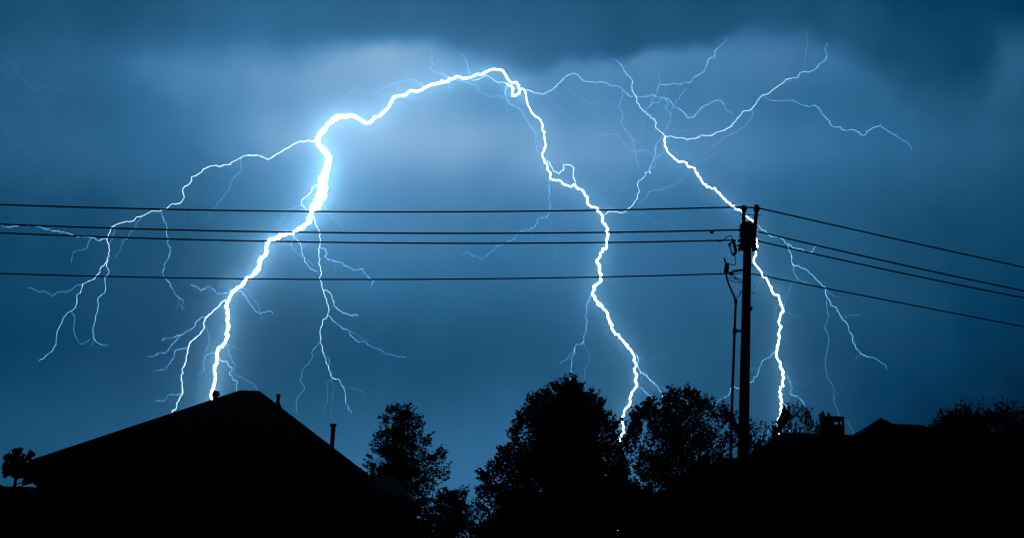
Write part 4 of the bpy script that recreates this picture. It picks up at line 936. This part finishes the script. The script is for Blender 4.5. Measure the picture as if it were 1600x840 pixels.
  (1.4, '2772,13749,3104,43 2772,13656,2987,40 2793,13589,2919,37 2865,13486,2860,35 2927,13405,2819,32'),
  (1.1, '2785,13589,2932,34 2729,13606,2865,32 2701,13603,2768,31 2667,13635,2691,30 2680,13661,2601,28 2741,13669,2577,27 2848,13668,2527,25'),
  (1.1, '3105,13749,2867,34 3106,13736,2700,33 3117,13693,2583,33 3067,13689,2457,32 3106,13654,2358,31 3088,13614,2243,30 3065,13635,2085,30 3076,13574,1943,29 3140,13568,1839,28 3131,13557,1705,28 3166,13519,1597,27 3256,13517,1535,26 3289,13465,1440,26 3297,13460,1337,25'),
  (1.0, '3110,13749,2854,31 3157,13663,2770,27 3208,13594,2759,23'),
  (1.1, '3254,13707,2577,34 3324,13750,2601,31 3378,13750,2617,28 3459,13802,2610,26'),
  (0.8, '3345,13680,2372,25 3373,13742,2369,22 3438,13788,2333,19'),
  (0.8, '3415,13700,2215,25 3424,13959,2186,19'),
  (1.8, '2736,14425,2321,58 2639,14429,2252,57 2596,14473,2215,56 2557,14444,2096,55 2485,14432,2001,53 2448,14463,1975,52 2384,14506,1944,51 2324,14503,1959,50 2288,14497,1939,49 2274,14512,1880,47 2247,14557,1859,46 2190,14522,1826,45 2173,14582,1802,44 2128,14568,1743,43'),
  (0.9, '2563,14444,2133,29 2516,14421,2133,27 2476,14413,2131,26 2361,14317,2150,24 2321,14334,2134,22'),
  (1.6, '2778,14282,2054,51 2844,14303,2045,49 2893,14371,1958,47 2895,14450,1889,46 2971,14482,1891,43 3023,14530,1842,41 3080,14600,1796,39'),
  (0.9, '2899,14371,1992,29 2978,14373,1990,25 3055,14434,2006,22'),
  (1.0, '2712,14081,1805,32 2720,14196,1805,29 2680,14277,1771,27 2605,14364,1728,24'),
  (1.5, '2742,14196,1792,48 2772,14223,1782,46 2824,14306,1752,43 2858,14407,1653,41 2874,14422,1572,39 2899,14475,1495,37'),
  (1.6, '2664,13906,1534,50 2652,13913,1526,47 2598,13912,1516,44 2572,13915,1456,41 2476,13902,1398,38'),
  (0.9, '2550,14149,3029,29 2523,14179,2987,27 2513,14202,2934,25 2495,14177,2900,23 2475,14225,2899,22'),
  (0.9, '2752,14260,2812,29 2744,14242,2789,28 2687,14139,2730,26 2649,14107,2704,25 2660,14067,2650,24 2646,14022,2586,22 2662,13957,2538,21'),
  (0.7, '2049,13580,3677,21 2067,13552,3647,21 2052,13570,3637,20 2063,13519,3573,19 2112,13517,3524,18 2152,13487,3499,17 2165,13505,3440,17 2179,13482,3384,16'),
 ],
 'e': [
  (1.1, '-9407,23490,8749,58 -9225,23483,8636,57 -9035,23467,8491,56 -8901,23439,8368,54 -8778,23425,8309,53 -8670,23407,8132,51 -8537,23379,8011,49 -8431,23355,7873,46 -8309,23314,7783,44 -8203,23259,7826,41 -7992,23206,7798,39 -7803,23150,7729,36 -7656,23126,7698,34 -7400,23107,7645,31'),
  (0.5, '-8309,23314,7783,26 -8258,23417,7716,23 -8270,23552,7588,20'),
  (0.6, '-9162,23483,8580,32 -9066,23445,8334,30 -8950,23401,8177,28 -8866,23351,8075,26 -8736,23305,8035,24'),
 ],
 'g': [
  (1.0, '-9508,24486,8033,55 -9378,24471,7852,54 -9287,24464,7672,52 -9197,24448,7431,51 -9117,24415,7334,48 -8841,24354,7088,43 -8578,24296,6933,39 -8389,24212,6739,34 -8260,24172,6441,32 -8218,24112,6222,30 -8426,24095,6123,29 -8463,24094,5948,27'),
 ],
}
GLOW_A, GLOW_B, GLOW_C = 37.0, 20.0, 17.0
HAZE_COLOR = (0.45, 0.77, 1.0, 1.0)
HAZE = ((1.0e-4, 0.95), (0.9e-4, 0.987))

WHITE = (0.66, 0.88, 1.0)
ARC = {
    'a': glow_mat('lightning_return_stroke', WHITE, GLOW_A),
    'b': glow_mat('lightning_second_stroke', WHITE, GLOW_B),
    'c': glow_mat('lightning_third_stroke', WHITE, GLOW_C),
}
BR = [glow_mat('lightning_bright_branch', (0.62, 0.86, 1.0), 2.0), glow_mat('lightning_branch', (0.24, 0.62, 1.0), 0.75, False),
      glow_mat('lightning_thin_branch', (0.13, 0.52, 1.0), 0.52, False), glow_mat('lightning_faint_branch', (0.16, 0.48, 0.9), 0.34, False)]
FAINT = glow_mat('distant_lightning', (0.30, 0.58, 0.85), 0.13, False)
LABEL = {
    'a': 'brightest thick lightning bolt arching over and striking behind the left roof',
    'b': 'lightning bolt zigzagging down the centre into the broad and airy trees',
    'c': 'lightning bolt crossing behind the utility pole and striking behind the right roofs',
    'e': 'faint distant lightning forking at the upper left edge',
    'g': 'faintest lightning thread at the left edge above the wires',
}


def channel(pts, rad, seed, wob):
    rs = random.Random(seed)
    P, Q = [], []
    for i in range(len(pts) - 1):
        a, b = pts[i], pts[i + 1]
        L = (b - a).length
        d = (b - a).normalized()
        s = d.cross(Vector((0, 1, 0))).normalized() if abs(d.y) < 0.99 else Vector((1, 0, 0))
        n = max(2, min(6, int(L / 2.6)))
        for k in range(n):
            t = k / n
            p = a.lerp(b, t)
            if k:
                p = p + s * rs.uniform(-1, 1) * min(wob, 0.2 * L) + Vector((0, rs.uniform(-1, 1) * 0.8, 0))
            P.append(p)
            Q.append((rad[i] * (1 - t) + rad[i + 1] * t) * rs.uniform(0.8, 1.2))
    P.append(pts[-1])
    Q.append(rad[-1])
    return P, Q


for key, parts in BOLTS.items():
    rows = []
    for w, s in parts:
        v = [tuple(map(float, e.split(','))) for e in s.split()]
        rows.append((w, [Vector((e[0] / 10, e[1] / 10, e[2] / 10)) for e in v], [e[3] / 100 for e in v]))
    base = min(rows[0][1], key=lambda p: p.z).copy()
    base.z = 0 if key in 'abc' else base.z
    root = empty('lightning_bolt', base)
    tag(root, LABEL[key], 'lightning', 'lightning bolts')
    for k, (w, P, Q) in enumerate(rows):
        P, Q = channel([p - base for p in P], Q, 1000 + 97 * k + ord(key), 1.7 if w > 5 else 1.25)
        # the film spread of an overexposed channel widens it: build the core itself thinner
        px = base.y / 2222.0
        wid = [2 * r / px for r in Q]
        if k == 0:
            Q = [max(r * 0.42, r - (2.5 if key == 'a' else 1.8) * px) for r in Q]
            sides, slots, tier = 8, [ARC.get(key, FAINT)], [0] * len(Q)
        else:
            Q[-1] *= 0.3
            sides, slots = 5, BR if key in 'abc' else [FAINT]
            tier = [0 if key not in 'abc' else 0 if v >= 2.2 else 1 if v >= 1.45 else 2 if v >= 0.95 else 3 for v in wid]
            Q = [max(r * 0.33, r - 1.1 * px) if v >= 2.2 else r * 0.5 for r, v in zip(Q, wid)]
        o = MB().tube(P, Q, sides).build('main_channel' if k == 0 else 'branch', slots[0], root, True)
        for m in slots[1:]:
            o.data.materials.append(m)
        idx = np.repeat(np.array(tier[:-1], dtype=np.int32), sides)
        o.data.polygons.foreach_set('material_index', np.concatenate([idx, [tier[0], tier[-1]]]).astype(np.int32))
        o.data.update()

# ------------------------------------------------------------------ rain haze that the bolts light up
hz = MB().box((0, 1200, 442.9), (5200, 3000, 887.9)).build('haze', M['ground'])
hz.data.materials.clear()
hm = bpy.data.materials.new('rain_haze')
hm.use_nodes = True
nt = hm.node_tree
nt.nodes.clear()
ad = nt.nodes.new('ShaderNodeAddShader')
for k, (dens, aniso) in enumerate(HAZE):   # large drops scatter almost straight on, fine mist more widely
    pv = nt.nodes.new('ShaderNodeVolumePrincipled')
    pv.inputs['Color'].default_value = HAZE_COLOR
    pv.inputs['Density'].default_value = dens
    pv.inputs['Anisotropy'].default_value = aniso
    nt.links.new(pv.outputs[0], ad.inputs[k])
ho = nt.nodes.new('ShaderNodeOutputMaterial')
nt.links.new(ad.outputs[0], ho.inputs['Volume'])
hz.data.materials.append(hm)
tag(hz, kind='stuff')
